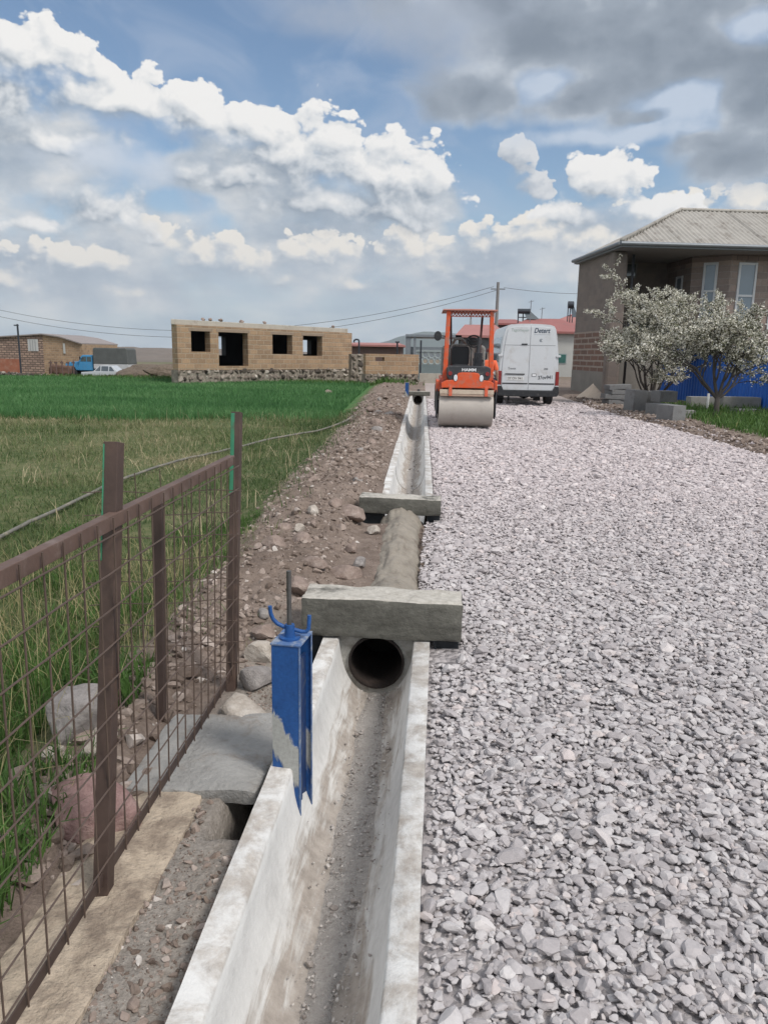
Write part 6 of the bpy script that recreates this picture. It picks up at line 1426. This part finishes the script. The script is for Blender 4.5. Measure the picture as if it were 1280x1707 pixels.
z1, z2, z3 = Z(700, 622, Y), Z(700, 607, Y), Z(700, 583, Y); b = B(); b.box(0, L, 0, .2, -.1, z2); b.build('base_wall', teal, r_); b = B(); b.box(0, L, .02, .18, z3-.1, z3); b.build('top_rail', teal_lt, r_)
b = B(); R_ = (z3-z2-.1)/4.4
for i in range(int(L/(R_*2.2))+1):
    for zz in (z2+R_*1.05, z2+R_*3.2):
        t = np.linspace(0, 2*pi, 17); b.tube([(R_*1.1+i*R_*2.2+R_*cos(a), .1, zz+R_*sin(a)) for a in t], .05, 6, cap=False)
b.build('ring_balusters', teal_lt, r_)
x = X(701, 600, 45); b = B(); b.tube([(0, 0, -.2), (0, 0, Z(701, 567, 45))], .05, 6); o = b.build('fence_post', dark_metal, None); o.location = (x, 45, 0); tag(o, 'thin black upright post at the corner of the block shed', 'post')
# low pale kerb wall closing the canal strip
Y = 43; xa, xc = X(699, 630, Y), X(735, 630, Y); b = rough_beam(xa, xc, Y, Y+.3, -.1, Z(715, 622, Y), 51, .03, .15); o = b.build('low_wall', conc_lt, None, smooth=40.0); tag(o, 'low pale concrete wall behind the far end of the canal', 'wall')

# far left: long block building, its gate, heap, mounds, field wall
def build_left():
    Y = 80; holes = masonry('holed_tuff_blocks', (.36, .255, .195), (.22, .155, .125), (.12, .09, .075), .55, .24, .05, .5, .9, stain=(.14, .10, .08), stain_amt=.25)
    p = [(-160, 570), (0, 562), (50, 559), (70, 557.5), (100, 562), (137, 573.5)]; pts = [(X(a, c, Y), Z(a, c, Y)) for a, c in p]; x0 = pts[0][0]
    xm = pts[3][0]
    r_ = thing('block_building', 'long tuff block farm building with a low gable far left', 'building', (x0, Y, 0))
    b = B(); b.prism([(xm-x0, -2)]+[(0, -2)]+[(q[0]-x0, q[1]) for q in pts[:4]], 'y', 0, 9); b.build('holed_wall', holes, r_)
    b = B(); b.prism([(xm-x0+.002, -2)]+[(q[0]-x0+(.002 if i == 0 else 0), q[1]) for i, q in enumerate(pts[3:])]+[(pts[-1][0]-x0, -2)], 'y', .05, 9); b.build('smooth_wall', tuff, r_)
    b = B()
    for (u, v) in zip(pts[:-1], pts[1:]):
        b.add([(u[0]-x0, -.25, u[1]), (v[0]-x0, -.25, v[1]), (v[0]-x0, 9.2, v[1]), (u[0]-x0, 9.2, u[1]), (u[0]-x0, -.25, u[1]+.12), (v[0]-x0, -.25, v[1]+.12), (v[0]-x0, 9.2, v[1]+.12), (u[0]-x0, 9.2, u[1]+.12)], [(0, 1, 5, 4), (4, 5, 6, 7), (3, 2, 1, 0), (1, 2, 6, 5), (0, 4, 7, 3)])
    b.build('roof', pbr('grey_sheet_roof', (.24, .21, .20), .8, var=.2), r_)
    a, c = X(46, 565, Y)-x0, X(63, 565, Y)-x0; b = B(); b.box(a, c, -.05, .02, Z(55, 585, Y), Z(55, 565, Y)); w = b.build('window', pbr('white_slatted_window', (.42, .42, .41), .7, var=.1), r_)
    b = B()
    for t in (.25, .5, .75): b.box(a+(c-a)*t-.04, a+(c-a)*t+.04, -.08, -.04, Z(55, 584, Y), Z(55, 566, Y))
    b.build('slat', pbr('grey_slat', (.28, .28, .28), .7), w)
    x = X(107, 580, Y)-x0; b = B(); b.box(x-.1, x+.1, -.04, .06, Z(107, 589, Y), Z(107, 572, Y)); b.build('pale_strip', pale_wall, r_)
    b = B(); b.box(X(-60, 600, Y)-x0, X(33, 600, Y)-x0, -.12, -.02, -1.8, Z(10, 598, Y)); g = b.build('rusty_gate', pbr('rust_red_sheet', (.26, .095, .055), .8, var=.4, scale=1.2, dirt=(.30, .17, .12), dirt_amt=.6), r_)
    # utility pole on the left
    b = B(); Yp = 74; b.tube([(0, 0, -1.6), (0, 0, Z(32, 540, Yp))], .09, 8); b.box(-.35, .1, -.05, .05, Z(32, 543, Yp), Z(32, 541, Yp)); o = b.build('utility_pole', dark_metal, None); o.location = (X(32, 580, Yp), Yp, 0); tag(o, 'thin dark pole standing before the far left farm building', 'pole')
    # stakes
    for i, px in enumerate((84, 93, 103, 113, 122)):
        Yp = 72; b = B(); b.tube([(0, 0, -1.6), (.03, 0, Z(px, 601+i % 2*2, Yp))], .06, 5); b.box(-.14, .14, -.06, .06, Z(px, 603, Yp)-.15, Z(px, 603, Yp)); o = b.build('wooden_stake', brown_wall, None); o.location = (X(px, 605, Yp), Yp, 0); tag(o, 'dark wooden stake in the row beside the rusty heap', 'stake', 'row of stakes by the farm building')
    b = rough_beam(-.95, .95, -.5, .5, 0, .8, 61, .35, .18); o = b.build('scrap_heap', pbr('rust_brown_heap', (.12, .07, .05), .9, var=.35, scale=2), None, smooth=True); o.location = (X(101, 615, 73), 73, -.95); o.rotation_euler = (0, .08, .2); tag(o, 'rusty brown tank-like scrap in front of the blue lorry', 'scrap')
    b = B(); Yp = 92; b.box(X(173, 580, Yp), X(185, 580, Yp), Yp, Yp+1.5, -1.5, Z(179, 577.5, Yp)); o = b.build('white_hut', pbr('white_hut', (.72, .72, .72), .6, var=.05), None, bevel=.03); tag(o, 'small white hut wall showing above the lorry canvas', 'hut')
    # earth mounds right of the lorry
    for (px, w, h, Yp, sd, lb) in ((248, 5.2, 1.9, 60, 91, 'brown earth mound between the lorry and the unfinished house'), (282, 4.2, 1.4, 52, 92, 'lower brown earth mound against the unfinished house'), (222, 3.0, 1.2, 66, 93, 'small earth mound behind the tail of the lorry')):
        boulder('earth_mound', lb, 'earth mound', (X(px, 625, Yp), Yp, float(ground_h(X(px, 625, Yp), Yp))-.1), (w, w*.7, h), rock_mat('earth_mound_soil', (.07, .055, .042), (.135, .105, .08), (.20, .16, .125)), sd, 0, None, 4, 5, .12, .3)
    # dry stone field wall
    xa, xb_ = X(-150, 628, 46), X(298, 632, 42); L = xb_-xa; r_ = thing('field_wall', 'low dark dry-stone wall along the far edge of the green field', 'wall', (xa, 46, -.42), atan2(-4, L)); L = sqrt(L*L+16)
    b = B(); b.box(0, L, .1, .5, -.2, .34); b.build('core', rock_mat('wall_fill', (.05, .042, .035), (.10, .085, .07), (.15, .13, .11)), r_)
    dk = stones_mat('dark_wall_stone', [(0, (.05, .042, .036)), (.6, (.12, .10, .085)), (1, (.26, .23, .20))], .3, 30, .01)
    rg = np.random.default_rng(14); V_, F_ = rock_variants(1, 12, 6, .05, seed=72); n = 1500; x = rg.uniform(0, L, n); q = rg.random(n); zz = .02+.40*q*(1+.5*fbm(x, x*0, 3, .4)); V, Fc, R = stones(np.stack([x, .1+rg.normal(0, .08, n), zz], 1), rg.uniform(.07, .17, n), V_, F_, rg); np_mesh('stones', V, Fc, dk, r_, R)
build_left()

# main pole and power lines
Yp = 56; xp = X(829, 500, Yp); zp = Z(829, 470, Yp); r_ = thing('utility_pole', 'tall grey utility pole rising behind the road roller and van', 'pole', (xp, Yp, 0))
b = B(); b.tube([(0, 0, -.3), (0, 0, zp)], [.15, .10], 10); b.build('shaft', pbr('grey_pole', (.19, .185, .18), .9, var=.2), r_, smooth=40.0)
b = B(); b.box(-.5, .5, -.05, .05, zp-.5, zp-.42); b.build('crossarm', grey_metal, r_)
def wire(label, P0, P1, sag, r=.015):
    t = np.linspace(0, 1, 40); P = [P0*(1-s)+P1*s-np.array([0, 0, 4*sag*s*(1-s)]) for s in t]; b = B(); b.tube(P, r, 4); o = b.build('power_line', pbr('black_cable', (.11, .115, .125), .7), None); tag(o, label, 'power line', 'overhead power lines')
tp = np.array([xp, Yp, zp-.35])
wire('upper overhead cable sagging from the far left to the grey pole', aty(-380, 387, 60), tp+np.array([-.3, 0, .05]), 5.0)
wire('lower overhead cable sagging from the far left to the grey pole', aty(-380, 398, 58), tp+np.array([.2, 0, -.1]), 5.1)
wire('overhead cable running from the grey pole to the right behind the stone house', tp+np.array([.4, 0, 0]), aty(1090, 483, 60), .35)

# ------------------------------------------------------------------ hills
def ridge(name, pts, Y, mat, depth, noise, base=-5):
    xs = np.array([X(a, c, Y) for a, c in pts]); zs = np.array([Z(a, c, Y) for a, c in pts]); xx = np.linspace(xs[0], xs[-1], 160); zz = np.interp(xx, xs, zs); sc = (xs[-1]-xs[0])/40
    zz = zz+noise*fbm(xx/sc, xx*0, 5, 1); V = []; rows = 14
    for j in range(rows):
        t = j/(rows-1); d = (1-t); 
        for x, z in zip(xx, zz): V.append((x, Y-depth*d+depth*.15*float(fbm(x/sc, t*4, 3, 1)), base+(z-base)*(1-d**1.5)+noise*1.5*float(fbm(x/sc*1.5, t*6+3, 4, 1))*(1-t)*t*4))
    for x, z in zip(xx, zz): V.append((x, Y+depth, base))
    k = len(xx); i = np.arange(rows*k).reshape(rows, k)[:, :-1].ravel(); o = np_mesh(name, np.array(V), np.stack([i, i+1, i+k+1, i+k], 1), mat, smooth=True); tag(o, kind='structure')
hillm = pbr('heath_hillside', (.15, .125, .105), .95, var=.35, scale=.05)
ridge('hillside', [(-900, 560), (-300, 568), (60, 572), (137, 575), (200, 577), (300, 580), (420, 584), (560, 588), (640, 591)], 260, hillm, 120, 1.2)
mtn = pbr('mountain_slope', (.10, .12, .11), .95, var=.25, scale=.002)
ridge('mountain', [(500, 590), (560, 583), (600, 577), (625, 575), (650, 567), (680, 557), (705, 553.5), (735, 553), (780, 556), (850, 566), (950, 578), (1100, 590), (1500, 598)], 3400, mtn, 1400, 9, -40)
# air
b = B(); b.box(-2600, 2600, -60, 5200, -120, 420)
hz = b.build('haze', bpy.data.materials.new('haze'), None); tag(hz, kind='stuff')
def haze_mat(m):
    m.use_nodes = True; t = m.node_tree; t.nodes.clear(); o = t.nodes.new('ShaderNodeOutputMaterial'); v = t.nodes.new('ShaderNodeVolumePrincipled')
    v.inputs['Color'].default_value = (.80, .87, .95, 1); v.inputs['Density'].default_value = .00012; v.inputs['Anisotropy'].default_value = .2; t.links.new(v.outputs[0], o.inputs['Volume'])
haze_mat(hz.data.materials[0])
